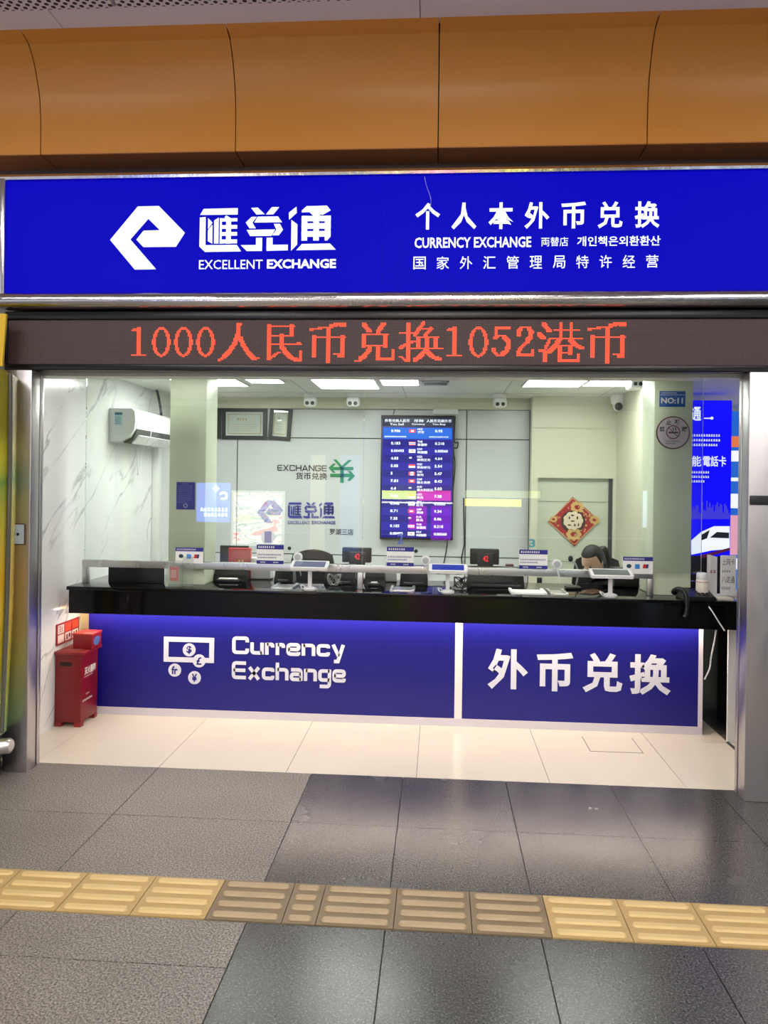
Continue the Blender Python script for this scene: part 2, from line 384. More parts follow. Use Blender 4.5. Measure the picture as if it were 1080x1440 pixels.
# ------------------------------------------------------------------ key dimensions of the place
YT = 4.25                      # threshold between hall and shop
YSIGN = 4.10; YLED = 4.15
YG = 5.06                      # glass partition on the counter
ZC = .92                       # counter top
YB = 7.10                      # back wall
ZCEIL = 2.41
XL = -2.49                     # marble wall
LEDP = .00772

# ================================================================== SETTING
# hall floor: granite slabs, lighter on the left, darker on the right
mb = MB(); mb.box((-9, -14, -.06), (9, YT, -.006), 0)
g = .0022
def slab(x0, y0, x1, y1, mi): mb.box((x0+g, y0+g, -.03), (x1-g, y1-g, 0), mi)
xs_l = [-.68-.87*i for i in range(10)][::-1]; 
xs_r = [-.68]+[-.17+.56*i for i in range(17)]
ys = [-14+1.11*i for i in range(0, 15)]
YTA, YTB = 2.79, 3.075
rowsl = [(1.41, 2.52), (2.52, YTA), (YTB, 3.63), (3.63, YT)]+[(1.41-1.11*(i+1), 1.41-1.11*i) for i in range(14)]
rowsr = [(1.7, YTA), (YTB, 3.63), (3.63, YT)]+[(1.7-1.11*(i+1), 1.7-1.11*i) for i in range(14)]
for a, b in zip(xs_l[:-1], xs_l[1:]):
    for r in rowsl: slab(a, r[0], b, r[1], 1)
for a, b in zip(xs_r[:-1], xs_r[1:]):
    for r in rowsr: slab(a, r[0], b, r[1], 2)
struct(mb.build('floor', [dark_grout, granite_light, granite_dark], origin=(0, 0, 0)))
# shop floor: cream polished tiles
mb = MB(); mb.box((-2.6, YT, -.05), (4.2, 9.2, -.004), 0)
xs_i = [-.825+.728*i for i in range(-3, 8)]; ys_i = [YT, 5.02, 5.75, 6.5, 7.25, 8.2, 9.2]
g = .0016
for a, b in zip(xs_i[:-1], xs_i[1:]):
    a = max(a, -2.58)
    for c, d in zip(ys_i[:-1], ys_i[1:]): mb.box((a+g, c+(g if c > YT else 0), -.03), (b-g, d-(g if c > YT else 0), 0), 1)
struct(mb.build('floor', [grout, cream_tile], origin=(0, 0, 0)))
# marble wall on the left of the shop
struct(MB().box((XL-.1, YT+.1, 0), (XL, YB+.1, 2.6)).build('wall_left', marble_m))
# wall over the opening and beside it
mb = MB().box((-4, YT+.06, 2.235), (4, YT+.16, 3.9)); mb.box((-4, YT+.06, 0), (-2.44, YT+.1, 2.235)); mb.box((2.0, YT+.06, 0), (4, YT+.16, 2.235))
struct(mb.build('wall_front', M('grey_wall', (120, 118, 118), .6, var=.05)))
# pale head channel over the opening
struct(MB().box((-2.3, 4.24, 2.208), (1.66, 4.36, 2.2345)).build('trim_1', M('pale_channel', (200, 202, 190), .4, var=.03)))
# shop ceiling
mb = MB(); mb.box((XL-.1, 4.41, ZCEIL), (4.2, 9.2, ZCEIL+.06))
struct(mb.build('ceiling', ceil_shop))
mb = MB()
for x in (-2.0, -1.15, -.3, .55, 1.4): mb.box((x, 4.42, ZCEIL-.0015), (x+.006, YB, ZCEIL))
for y in (5.62, 6.68): mb.box((XL, y, ZCEIL-.0015), (1.7, y+.006, ZCEIL))
struct(mb.build('trim_2', M('ceiling_joint', (150, 150, 146), .7, var=.03)))
# back wall: silvery panels with dark joints and a beige band on top
XBR = PY(744, 700, YB).x
zt = PY(616, 576, YB).z; zj = PY(616, 617.5, YB).z; zk = PY(616, 783, YB).z
xj = [XL, PY(333, 700, YB).x, PY(655, 700, YB).x, XBR]
mb = MB(); mb.box((XL, YB+.012, 0), (2.2, YB+.1, ZCEIL+.02), 0)
g = .005
for a, b in zip(xj[:-1], xj[1:]):
    for c, d in ((0, zk), (zk, zj), (zj, zt)): mb.box((a+g, YB, c+g), (b-g, YB+.02, d-g), 1)
mb.box((XL, YB-.03, zt), (XBR, YB+.02, ZCEIL), 2)
struct(mb.build('wall_back', [M('joint_dark', (44, 44, 44), .6), silver_panel, beige]))
# beige nook on the right of the back wall with a plain flush door
YN = 6.92; XR = PY(866, 700, YN).x
zd = PY(813, 672.5, YN).z; xd0 = PY(756, 700, YN).x; xd1 = PY(862, 700, YN).x
mb = MB(); mb.box((XBR-.005, YN, 0), (xd0, YN+.12, ZCEIL)); mb.box((xd1, YN, 0), (XR+.02, YN+.12, ZCEIL)); mb.box((xd0, YN, zd), (xd1, YN+.12, ZCEIL))
for yy in (602, ): mb.box((XBR, YN-.012, PY(800, yy, YN).z), (XR, YN, ZCEIL), 0)
struct(mb.build('wall_nook', beige))
d = struct(MB().box((xd0, YN+.05, 0), (xd1, YN+.09, zd)).build('door_1', M('door_green_grey', (190, 196, 178), .3, var=.03)))
db = MB()
for py in (706, 790): db.box((xd0, YN+.046, PY(813, py, YN+.05).z), (xd1, YN+.05, PY(813, py, YN+.05).z+.004))
db.build('door_joint', M('joint_grey', (120, 124, 112), .6), d)
MB().box((xd1-.03, YN+.02, 0), (xd1, YN+.05, zd)).build('door_stile', M('dark_stile', (56, 60, 62), .5), d)
# right side wall of the shop behind the pillar
struct(MB().box((XR, 5.63, 0), (XR+.08, YN, ZCEIL)).build('wall_right', beige))
# pillars beside the glass
YP = 5.10
XP0 = PY(238, 680, YP).x; XP1 = PY(289, 680, YP).x
XQ0 = PY(919, 680, YP).x; XQ1 = PY(973, 680, YP).x
struct(MB().rbox((XP0, YP, ZC), (XP1, YP+.26, ZCEIL), .004).build('wall_pillar_left', pillar_m))
struct(MB().rbox((XQ0, YP, ZC), (XQ1, YP+.3, ZCEIL), .004).build('wall_pillar_right', pillar_m))

# orange cove above the sign
ZS = PY(616, 229, 4.3).z; YC = PZ(616, 207, ZS).y
prof = [(YC, ZS)]
for k, py in ((1., 180), (.999, 150), (.9955, 122), (.989, 98), (.980, 72), (.967, 46)): prof.append((YC*k, PY(616, py, YC*k).z))
YLIP = YC*.967*.979; ZW = PY(616, 24.3, YLIP).z
cove = prof; lip = [prof[-1], (YLIP, ZW)]
seam = [PY(x, 208, YC).x for x in (57, 331, 616, 910)]; stp = (seam[3]-seam[0])/3
seams = [seam[0]-stp*2, seam[0]-stp]+seam+[seam[3]+stp, seam[3]+2*stp]
def fine(p, n=5):     # smooth the profile
    out = []
    P = [Vector((a, b, 0)) for a, b in p]
    for i in range(len(P)-1):
        p0 = P[max(i-1, 0)]; p1 = P[i]; p2 = P[i+1]; p3 = P[min(i+2, len(P)-1)]
        for k in range(n):
            t = k/n; q = .5*((2*p1)+(p2-p0)*t+(2*p0-5*p1+4*p2-p3)*t*t+(3*p1-p0-3*p2+p3)*t**3); out.append((q.x, q.y))
    out.append(p[-1]); return out
fc = fine(cove)
for i, (a, b) in enumerate(zip(seams[:-1], seams[1:])):
    mb = MB(); a += .003; b -= .003
    back = [(y+.03, z+.004) for y, z in fc][::-1]
    mb.sweep(fc+back, a, b, 0, True)
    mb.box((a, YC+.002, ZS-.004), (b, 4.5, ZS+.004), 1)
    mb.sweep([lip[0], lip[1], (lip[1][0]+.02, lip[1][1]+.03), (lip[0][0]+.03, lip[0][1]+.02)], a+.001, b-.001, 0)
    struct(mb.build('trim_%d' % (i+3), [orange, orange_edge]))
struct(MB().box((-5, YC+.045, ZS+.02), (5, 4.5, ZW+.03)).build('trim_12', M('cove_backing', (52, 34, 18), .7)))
# white soffit and the hall ceiling of perforated panels
YW = PZ(616, -6, ZW).y
mb = MB()
for k in range(-4, 5):
    xs = PY(89, 26, YLIP).x + k*1.86
    mb.box((xs+.002, YW, ZW), (xs+1.858, YLIP+.05, ZW+.04))
struct(mb.build('trim_13', lav_ceiling))
mb = MB(); x0 = PZ(163, 6, ZW).x
for i in range(-5, 6):
    for j in range(12):
        y1 = YW-.004-j*1.5
        mb.box((x0+i*1.2+.012, y1-1.488, ZW-.012), (x0+i*1.2+1.188, y1, ZW+.02))
struct(mb.build('ceiling', perf, origin=(x0, YW, ZW)))
struct(MB().box((-9, -14.5, ZW+.03), (9, 4.6, ZW+.1)).build('ceiling', M('void_grey', (70, 70, 72), .8)))
struct(MB().box((-9, -14.6, 0), (9, -14.5, ZW+.1)).build('wall_opposite', M('hall_far_wall', (150, 146, 140), .5, var=.08, vscale=1)))

# neighbour space to the right of the shop
struct(MB().box((1.9, 9.2, 0), (5, 9.3, 2.6)).build('wall_neighbour', M('neighbour_wall', (96, 96, 104), .6, var=.05)))

# ================================================================== LIGHTS OF THE PLACE
def ceiling_light(x0, y0, x1, y1, z, label, mat, group, t=.012):
    r = thing('ceiling_light', label, 'ceiling light', ((x0+x1)/2, (y0+y1)/2, z-t), group)
    f = MB(); w = .012
    f.box((x0, y0, z-t), (x1, y0+w, z)); f.box((x0, y1-w, z-t), (x1, y1, z)); f.box((x0, y0+w, z-t), (x0+w, y1-w, z)); f.box((x1-w, y0+w, z-t), (x1, y1-w, z))
    f.build('frame', white_pl, r)
    MB().box((x0+w, y0+w, z-t*.7), (x1-w, y1-w, z-.001)).build('diffuser', mat, r)
    return r
gL = 'light panels on the shop ceiling'
def li(pxl, pxr, py, y0, label):
    a = PZ(pxl, py, ZCEIL); b = PZ(pxr, py, ZCEIL); ceiling_light(a.x, y0, b.x, a.y, ZCEIL, label, light_shop, gL)
li(262, 351, 541.5, 5.66, 'square white ceiling light beside the left pillar, nearer the pillar of its pair')
li(353, 402, 537, 5.66, 'narrow white ceiling light right of the square one by the left pillar')
li(451, 535, 545, 5.66, 'square white ceiling light above the two-lens cameras in mid ceiling')
li(537, 591, 540, 5.66, 'narrow white ceiling light left of the air vent')
li(733, 815, 542.5, 5.66, 'white ceiling light left of the joint near the right pillar')
li(817, 895, 541.5, 5.66, 'white ceiling light next to the corner bullet camera')
for x, lab in ((-1.75, 'recessed light over the left end of the counter front'), (-.3, 'recessed light over the middle of the counter front'), (1.1, 'recessed light over the right end of the counter front')):
    ceiling_light(x-.3, 4.43, x+.3, 4.68, ZCEIL, lab, light_lobby, 'lights over the counter front')
n = 0
for x in (-3.0, 0., 3.0):
    for j, y in enumerate((1.6, -.6, -3.2, -5.8, -8.4, -11)):
        w = (.9, .2) if y > 0 else (.9, .3)
        ceiling_light(x-w[0], y-w[1], x+w[0], y+w[1], ZW-.014, 'hall ceiling light in the %s row, number %d from the shop' % ({-3.0: 'left', 0.: 'middle', 3.0: 'right'}[x], j+1), light_hall, 'light panels of the hall ceiling')

# ================================================================== BIG SIGN
EL = [(395,95),(660,92),(990,432),(880,608),(470,608),(382,515),(470,403),(678,398),(528,250),(302,510),(632,890),(365,892),(48,515)]
HDT = [[(85,65),(333,62),(333,108),(60,108)], [(58,128),(100,124),(100,330),(330,330),(360,377),(98,379),(57,340)],
 [(118,132),(150,165),(118,212)], [(118,222),(150,182),(150,320),(118,300)], [(163,150),(195,130),(195,318),(163,318)],
 [(238,128),(250,114),(285,135),(285,318),(250,318),(250,135)], [(205,135),(330,135),(330,158),(205,158)], [(205,185),(330,185),(330,211),(205,211)],
 [(205,236),(330,236),(330,262),(205,262)], [(205,290),(330,290),(330,318),(205,318)], [(205,135),(218,135),(218,318),(205,318)],
 [(430,62),(478,60),(528,108),(468,110)], [(580,58),(632,58),(590,110),(538,110)], [(435,127),(470,127),(440,168),(465,210),(420,210),(392,168)],
 [(478,126),(625,126),(655,168),(455,168)], [(595,180),(640,180),(662,222),(632,262),(585,262),(615,222)], [(400,222),(605,220),(578,266),(425,266)],
 [(468,280),(512,280),(512,375),(402,375),(358,332),(468,332)], [(545,280),(588,280),(588,332),(698,332),(698,372),(545,375)],
 [(757,57),(760,100),(705,150),(703,100)], [(722,152),(765,185),(765,330),(722,375)], [(800,328),(1000,326),(1042,370),(760,372)],
 [(830,54),(975,52),(1002,85),(945,118),(880,96),(796,98),(796,85)], [(796,125),(836,125),(836,303),(796,303)],
 [(962,125),(1003,125),(1003,275),(980,303),(962,303)], [(850,96),(945,96),(920,125),(920,303),(880,303),(880,125)],
 [(796,125),(1003,125),(1003,163),(796,163)], [(796,178),(1003,178),(1003,218),(796,218)], [(796,235),(1003,235),(1003,275),(796,275)]]
def norm_polys(polys, box):        # fit polygons drawn with y down into a box
    xs = [p[0] for q in polys for p in q]; ys = [p[1] for q in polys for p in q]
    x0, x1, y0, y1 = min(xs), max(xs), min(ys), max(ys); u0, v0, u1, v1 = box
    return [[(u0+(x-x0)/(x1-x0)*(u1-u0), v1-(y-y0)/(y1-y0)*(v1-v0)) for x, y in q] for q in polys]

b = pb(9, 254, 1080, 414, YSIGN)
SX0, SZ0, SZ1 = PY(9, 330, YSIGN).x, 2.642, 3.267; SX1 = 2.25
sg = thing('shop_sign', 'long backlit blue shop sign with white lettering above the LED board', 'sign', ((SX0+SX1)/2, YSIGN, 2.56))
MB().box((SX0-.03, YSIGN+.03, 2.575), (SX1+.03, YT+.05, SZ1+.028)).build('housing', M('sign_housing', (90, 88, 90), .4, .6), sg)
xs = PY(537.5, 330, YSIGN).x
for a, bb in ((SX0, xs-.0015), (xs+.0015, SX1)): MB().box((a, YSIGN, SZ0), (bb, YSIGN+.03, SZ1)).build('face_panel', sign_blue, sg)
f = MB()
zb = 2.562
pr = [(YSIGN-.004, SZ0+.004), (YSIGN-.02, SZ0), (YSIGN-.035, SZ0-.02), (YSIGN-.038, SZ0-.045), (YSIGN-.03, SZ0-.068), (YSIGN-.012, zb), (YSIGN+.06, zb), (YSIGN+.06, SZ0+.004)]
f.sweep(pr, SX0-.034, SX1+.034, 0, True)
f.sweep([(YSIGN-.004, SZ1-.004), (YSIGN-.018, SZ1), (YSIGN-.022, SZ1+.014), (YSIGN-.012, SZ1+.03), (YSIGN+.05, SZ1+.03), (YSIGN+.05, SZ1-.004)], SX0-.034, SX1+.034, 0, True)
f.rbox((SX0-.034, YSIGN-.022, SZ0-.01), (SX0, YSIGN+.05, SZ1+.01), .008); f.rbox((SX1, YSIGN-.022, SZ0-.01), (SX1+.034, YSIGN+.05, SZ1+.01), .008)
f.build('chrome_frame', chrome, sg)
fr = FY(YSIGN)
t = MB()
for p in norm_polys([EL], pb(155.3, 290.2, 260, 379, YSIGN)): t.prism(p, fr, .0005, .004)
t.build('logo', sign_white, sg)
t = MB()
for p in norm_polys(HDT, pb(281, 290.5, 472.6, 353.7, YSIGN)): t.prism(p, fr, .0005, .004)
t.text('EXCELLENT', pb(280, 365.5, 369.5, 378.6, YSIGN), fr, bold=.004); t.text('EXCHANGE', pb(375.5, 364.5, 472.6, 377.6, YSIGN), fr, bold=.035)
t.build('lettering', sign_white, sg)
t = MB()
for i, c in enumerate('个人本外币兑换'):
    cxp = (601.5, 652.5, 704.5, 755, 806.5, 858, 910)[i]; hw = 17.5; top = 285.5-i*.4
    MB().text(c, pb(cxp-hw, top, cxp+hw, top+37.5, YSIGN), fr, bold=.024).build('character', sign_white, sg)
for tx_, bx_, bo_ in (('CURRENCY EXCHANGE', (583, 333.5, 747, 348.5), .022), ('両替店', (761, 333.5, 799, 346.5), .004), ('개인책은외환환산', (811.5, 332, 928.5, 346), .016)):
    MB().text(tx_, pb(*bx_, YSIGN), fr, bold=bo_).build('lettering', sign_white, sg)
for i, c in enumerate('国家外汇管理局特许经营'):
    cxp = 590+32.7*i; MB().text(c, pb(cxp-8.7, 361-i*.25, cxp+8.7, 379-i*.25, YSIGN), fr, bold=.004).build('character', sign_white, sg)
# perforated strip between sign and soffit
struct(MB().box((-2.6, 4.3, SZ1-.1), (2.6, 4.33, ZS-.004)).build('trim_14', M('strip_metal', (120, 108, 104), .35, .7, var=.1, vscale=3)))

yw = YSIGN-.012
tag(MB().tube(smooth([PY(597, 249, yw), PY(600, 262, yw), PY(606, 280, yw), PY(604.5, 297, yw)]), .0015, 6).build('loose_wire', M('pale_wire', (170, 176, 200), .4)), 'thin pale loose wire dangling over the right half of the blue shop sign', 'wire')

# ================================================================== LED BOARD
LX0 = PY(10, 480, YLED).x; LX1 = 2.3
LZ0, LZ1 = 2.262, 2.508
led = thing('led_board', 'long dark LED message board with orange scrolling text under the blue sign', 'display', ((LX0+LX1)/2, YLED, 2.224))
f = MB(); f.box((LX0-.01, YLED+.012, 2.236), (LX1+.01, YT+.055, 2.555)); f.rbox((LX0-.01, YLED-.012, 2.226), (LX1+.01, YLED+.03, LZ0), .006)
f.rbox((LX0-.01, YLED-.012, LZ1), (LX1+.01, YLED+.03, 2.5545), .006); f.rbox((LX0-.012, YLED-.01, LZ0), (LX0+.006, YLED+.03, LZ1), .004)
f.build('casing', M('black_casing', (12, 10, 11), .25), led)
MB().box((LX0, YLED, LZ0), (LX1, YLED+.012, LZ1)).build('pixel_panel', led_off(), led)
def glyph(strokes, w, h=32):
    g = set()
    def stamp(x, y, pw, ph):
        for i in range(int(round(x-pw/2+.01)), int(round(x-pw/2+.01))+max(1, int(round(pw)))):
            for j in range(int(round(y-ph/2+.01)), int(round(y-ph/2+.01))+max(1, int(round(ph)))):
                if 0 <= i < w and 0 <= j < h: g.add((i, j))
    for s in strokes:
        if s[0] == 'R':
            for i in range(s[1], s[3]+1):
                for j in range(s[2], s[4]+1): g.add((i, j))
        elif s[0] == 'O':
            _, cx, cy, rx, ry, tx, ty = s
            for i in range(w):
                for j in range(h):
                    if ((i-cx)/rx)**2+((j-cy)/ry)**2 <= 1 and ((i-cx)/(rx-tx))**2+((j-cy)/(ry-ty))**2 > 1: g.add((i, j))
        else:
            pw, ph, pts = s[1], s[2], s[3]
            for (x0, y0), (x1, y1) in zip(pts[:-1], pts[1:]):
                n = int(max(abs(x1-x0), abs(y1-y0))*3)+1
                for k in range(n+1): stamp(x0+(x1-x0)*k/n, y0+(y1-y0)*k/n, pw, ph)
    return g
GL = {
'1': (16, [('R',6,5,8,25), ('R',2,7,5,7), ('R',3,6,6,6), ('R',2,25,12,25)]),
'0': (16, [('O',7.5,15.3,6.6,10.8,2.7,1.7)]),
'5': (16, [('R',3,5,13,6), ('R',3,5,4,13), ('P',2,1,[(3,13),(6,11.6),(9,12)]), ('P',3,2,[(9,12),(12,15),(12.5,18),(11.5,22),(8,25)]), ('P',2,1,[(8,25),(5,25),(3,23)]), ('R',1,20,3,22)]),
'2': (16, [('R',2,9,4,11), ('P',2,2,[(3,9),(5,6)]), ('R',5,5,10,5), ('P',3,2,[(10,6),(12,9),(11.5,12),(9,16)]), ('P',2,2,[(9,16),(5,20),(3,24)]), ('R',2,24,13,25), ('R',12,21,13,25)]),
'人': (32, [('R',14,2,17,3), ('R',14,2,16,12), ('P',3,2,[(15,11),(13,17),(9,23),(5,27)]), ('P',2,1,[(5,27),(2,29)]), ('P',3,2,[(17,13),(19,18),(23,24),(27,28)]), ('R',26,27,30,27)]),
'民': (32, [('R',4,3,6,28), ('R',6,4,23,4), ('R',20,3,22,11), ('R',6,11,22,11), ('R',6,17,28,17), ('R',25,16,27,16), ('P',3,2,[(14,11),(14,18),(17,23),(21,27),(26,29)]), ('R',27,22,28,29), ('P',2,1,[(6,28),(13,23)])]),
'币': (32, [('P',3,1,[(3,7),(9,6),(17,5)]), ('P',3,2,[(17,4),(24,3)]), ('R',23,2,27,4), ('R',14,5,16,30), ('R',4,12,27,12), ('R',4,11,6,26), ('R',24,11,26,26), ('R',19,24,23,24), ('R',22,25,25,26)]),
'兑': (32, [('P',3,2,[(8,3),(12,8)]), ('P',3,2,[(22,3),(18,9)]), ('R',7,10,25,10), ('R',7,10,9,19), ('R',22,10,24,19), ('R',7,18,24,18), ('P',3,2,[(12,19),(12,22),(9,26),(6,28)]), ('R',2,29,6,29), ('R',17,19,19,27), ('R',17,27,29,28), ('R',28,21,29,27)]),
'换': (32, [('R',6,2,8,29), ('R',1,9,11,9), ('P',3,1,[(2,20),(11,15)]), ('P',2,1,[(2,26),(6,29)]), ('P',2,2,[(18,2),(12,11)]), ('R',16,6,24,6), ('P',2,2,[(23,6),(19,12)]), ('R',13,12,28,12), ('R',13,12,15,20), ('R',25,12,27,20), ('R',19,12,21,20), ('R',9,20,31,20), ('P',3,2,[(20,21),(17,25),(12,29)]), ('P',3,2,[(20,22),(24,26),(29,28)])]),
'港': (32, [('P',3,2,[(4,3),(8,8)]), ('P',3,2,[(1,10),(4,13)]), ('R',1,21,4,22), ('R',4,22,6,29), ('P',2,1,[(5,22),(9,13)]), ('R',15,2,16,13), ('R',22,2,23,13), ('R',11,7,28,7), ('R',10,13,30,13), ('P',3,2,[(15,14),(13,18),(8,23)]), ('P',3,2,[(22,14),(26,18),(30,20)]), ('R',14,18,23,18), ('R',21,18,23,24), ('R',14,23,23,23), ('R',14,18,16,29), ('R',14,28,28,29), ('R',27,24,28,28)]),
}
mb = MB(); ux = PY(181, 480, YLED).x; pw = (PY(889, 480, YLED).x-ux)/352
px = LEDP; cur = 0
for c in '1000人民币兑换1052港币':
    w, st = GL[c]
    for i, j in glyph(st, w):
        x = ux+(cur+i)*pw; z = LZ1-.002-(j+1)*(LZ1-LZ0-.004)/32
        h = (LZ1-LZ0-.004)/32
        mb.prism(rect((x, z, x+pw*.86, z+h*.86)), FY(YLED), .0015, .0015)
    cur += w
mb.build('lit_text', led_lit, led)

# ================================================================== STEEL POSTS
XPL = -2.243
p = thing('door_post', 'brushed steel post at the left end of the shop opening', 'post', (-2.32, 4.17, 0), 'steel posts of the opening')
MB().rbox((-2.385, 4.10, 0), (XPL, 4.19, 2.222), .003).build('post_face', steel, p)
MB().box((-2.37, 4.19, 0), (XPL-.008, 4.205, 2.222)).build('groove', black_pl, p)
MB().rbox((-2.385, 4.205, 0), (XPL, 4.238, 2.206), .003).build('inner_frame', steel, p)
p = thing('door_post', 'wide dented steel post at the right end of the shop opening', 'post', (1.85, 4.17, 0), 'steel posts of the opening')
XPR = 1.602
MB().rbox((XPR, 4.10, 0), (2.15, 4.19, 2.222), .003).build('post_face', steel, p)
MB().box((XPR+.008, 4.19, 0), (2.14, 4.205, 2.222)).build('groove', black_pl, p)
MB().rbox((XPR, 4.205, 0), (2.15, 4.238, 2.206), .003).build('inner_frame', steel, p)
a = pb(1054, 697, 1085, 710, 4.10)
MB().rbox((a[0], 4.088, a[1]), (a[2], 4.0995, a[3]), .003).build('lock_plate', dark_pl, p)
a = pb(17.5, 736, 36.5, 766, 4.10)
s = thing('switch_plate', 'small square key switch plate with blue sticker on the left steel post', 'switch', ((a[0]+a[2])/2, 4.1, a[1]))
MB().rbox((a[0], 4.09, a[1]), (a[2], 4.0995, a[3]), .003).build('frame', M('plate_brown', (96, 62, 58), .4), s)
w = .006; MB().box((a[0]+w, 4.087, a[1]+w), (a[2]-w, 4.0905, a[3]-w)).build('sticker', M('pale_blue_sticker', (186, 204, 224), .4, var=.25, vscale=70), s)
MB().ring([(.008, -.001), (.008, .004)], ((a[0]+a[2])/2, 4.0865, (a[1]+a[3])/2), 'Y', 14).build('keyhole', black_pl, s)

# ================================================================== COUNTER
CX0 = PY(97, 825, 4.9).x; XE = 1.80
cn = thing('counter', 'long service counter with black stone top and blue lettered front panels', 'counter', (-.3, 5.2, 0))
CX1 = 2.06
t = MB(); t.rbox((CX0-.012, 4.885, ZC-.024), (CX1, 5.6, ZC), .004)
t.build('top_slab', black_stone, cn)
MB().box((CX0, 4.9, .742), (CX1-.02, 5.24, ZC-.024)).build('fascia', black_stone, cn)
YPAN = 5.18
pxl = PY(139, 930, YPAN).x-.0; PL0 = PY(124.5, 900, YPAN).x
PR1 = PY(988, 960, YPAN).x; PD0 = PY(639.5, 950, YPAN).x; PD1 = PY(650, 950, YPAN).x
ZBASE = .052
MB().box((PL0, YPAN, ZBASE), (PD0, YPAN+.02, .741)).build('front_panel', panel_blue, cn)
MB().box((PD1, YPAN, ZBASE), (PR1-.028, YPAN+.02, .741)).build('front_panel', panel_blue, cn)
MB().box((PL0, YPAN-.004, 0), (PR1, YPAN+.02, ZBASE)).build('plinth', M('pale_plinth', (214, 206, 214), .35, var=.03), cn)
MB().box((PD0, YPAN-.003, ZBASE), (PD1, YPAN+.02, .741)).build('divider', M('white_divider', (236, 230, 226), .4, var=.02), cn)
MB().box((PR1-.028, YPAN-.004, ZBASE), (PR1, YPAN+.03, .741)).build('end_strip', M('white_end', (226, 216, 226), .4, var=.02), cn)
MB().box((PL0+.01, YPAN+.03, 0), (PR1-.005, 5.58, .741)).build('carcass', dark_pl, cn)
MB().box((PL0, 5.085, .73), (PR1-.01, 5.115, .7415)).build('strip_light', strip_m, cn)
fr = FY(YPAN)
t = MB()
def z6(x, y): return (220+x/3.857, 880+y/3.857)
def bx6(x0, y0, x1, y1): return pb(*z6(x0, y0), *z6(x1, y1), YPAN)
o = bx6(40, 62, 313, 198)
wd = .052
th = (o[2]-o[0])*26/273
t.prism([(o[0],o[1]),(o[2],o[1]),(o[2],o[1]+th),(o[0]+th,o[1]+th),(o[0]+th,o[3]-th),(o[0],o[3])], fr, .0005, .003)
t.prism([(o[2],o[3]),(o[0],o[3]),(o[0]+th,o[3]-th),(o[2]-th,o[3]-th),(o[2]-th,o[1]+th),(o[2],o[1]+th)], fr, .0005, .003)
cs = []
for x, y, c in ((178, 130, '$'), (232, 190, '£'), (100, 240, 'fr'), (207, 281, '¥')):
    q = PY(*z6(x, y), YPAN); r = 36/3.857*YPAN/1082; cs.append((q.x, q.z, r, c))
    t.prism(circle(q.x, q.z, r), fr, .0005, .004)
t.build('currency_icon', panel_letter, cn)
for x, z, r, c in cs:
    k = .42 if c != 'fr' else .5; MB().text(c, (x-r*k, z-r*.62, x+r*k, z+r*.62), fr, d1=.005, bold=.03).build('currency_symbol', panel_blue, cn)
wide_text(MB(), 'Currency', bx6(412, 66, 1022, 194), fr, .003, z0=-.37, t=.205).build('lettering', panel_letter, cn)
wide_text(MB(), 'Exchange', bx6(410, 201, 1026, 331), fr, .003, z0=-.37, t=.205).build('lettering', panel_letter, cn)
def z7(x, y): return (640+x/3, 880+y/3)
for c, bb in (('外', (137, 97, 307, 268)), ('币', (343, 112, 498, 276)), ('兑', (538, 115, 706, 282)), ('换', (735, 120, 910, 291))):
    MB().text(c, pb(*z7(bb[0], bb[1]), *z7(bb[2], bb[3]), YPAN), fr, d1=.003, bold=.032).build('character', panel_letter, cn)
# lit warm return between counter end and marble wall
struct(MB().box((XL, YPAN+.06, 0), (PL0+.02, YPAN+.1, .8)).build('trim_15', M('cream_return', (236, 220, 170), .5, var=.03)))
lamp = thing('strip_light', 'short warm light strip in the gap left of the blue counter front', 'light', ((XL+PL0)/2, 5.2, .7))
MB().box((CX0+.02, 5.16, .725), (PL0-.012, 5.18, .7415)).build('diffuser', M('warm_strip', (255, 226, 150), .5, emit=10, ecol=(255, 222, 140)), lamp)
# low black side wall with white end at the right
XS = PZ(992, 1016, 0).x
struct(MB().box((XS, 5.062, 0), (XS+.02, 5.9, .735)).build('wall_side', black_stone))
struct(MB().box((XS-.004, 5.04, 0), (XS+.4, 5.06, .738)).build('trim_16', white_paint))
struct(MB().box((XS-.012, YT, 0), (XS+.006, 5.038, .006)).build('trim_17', M('floor_track', (70, 66, 60), .4, .7)))
# floor hatch
h = MB(); w = .004
A = [PZ(830, 1031, 0), PZ(898, 1031, 0), PZ(925, 1058, 0), PZ(848, 1056, 0)]
hx0, hx1, hy0, hy1 = .95, 1.27, 4.78, 5.06
for a, b in (((hx0, hy0), (hx1, hy0+w)), ((hx0, hy0), (hx0+w, hy1)), ((hx1-w, hy0), (hx1, hy1))): h.box((a[0], a[1], -.001), (b[0], b[1], .0012))
tag(h.build('floor_hatch', M('hatch_seam', (92, 84, 76), .6)), 'square floor box lid seam in the cream tiles before the counter', 'floor hatch')

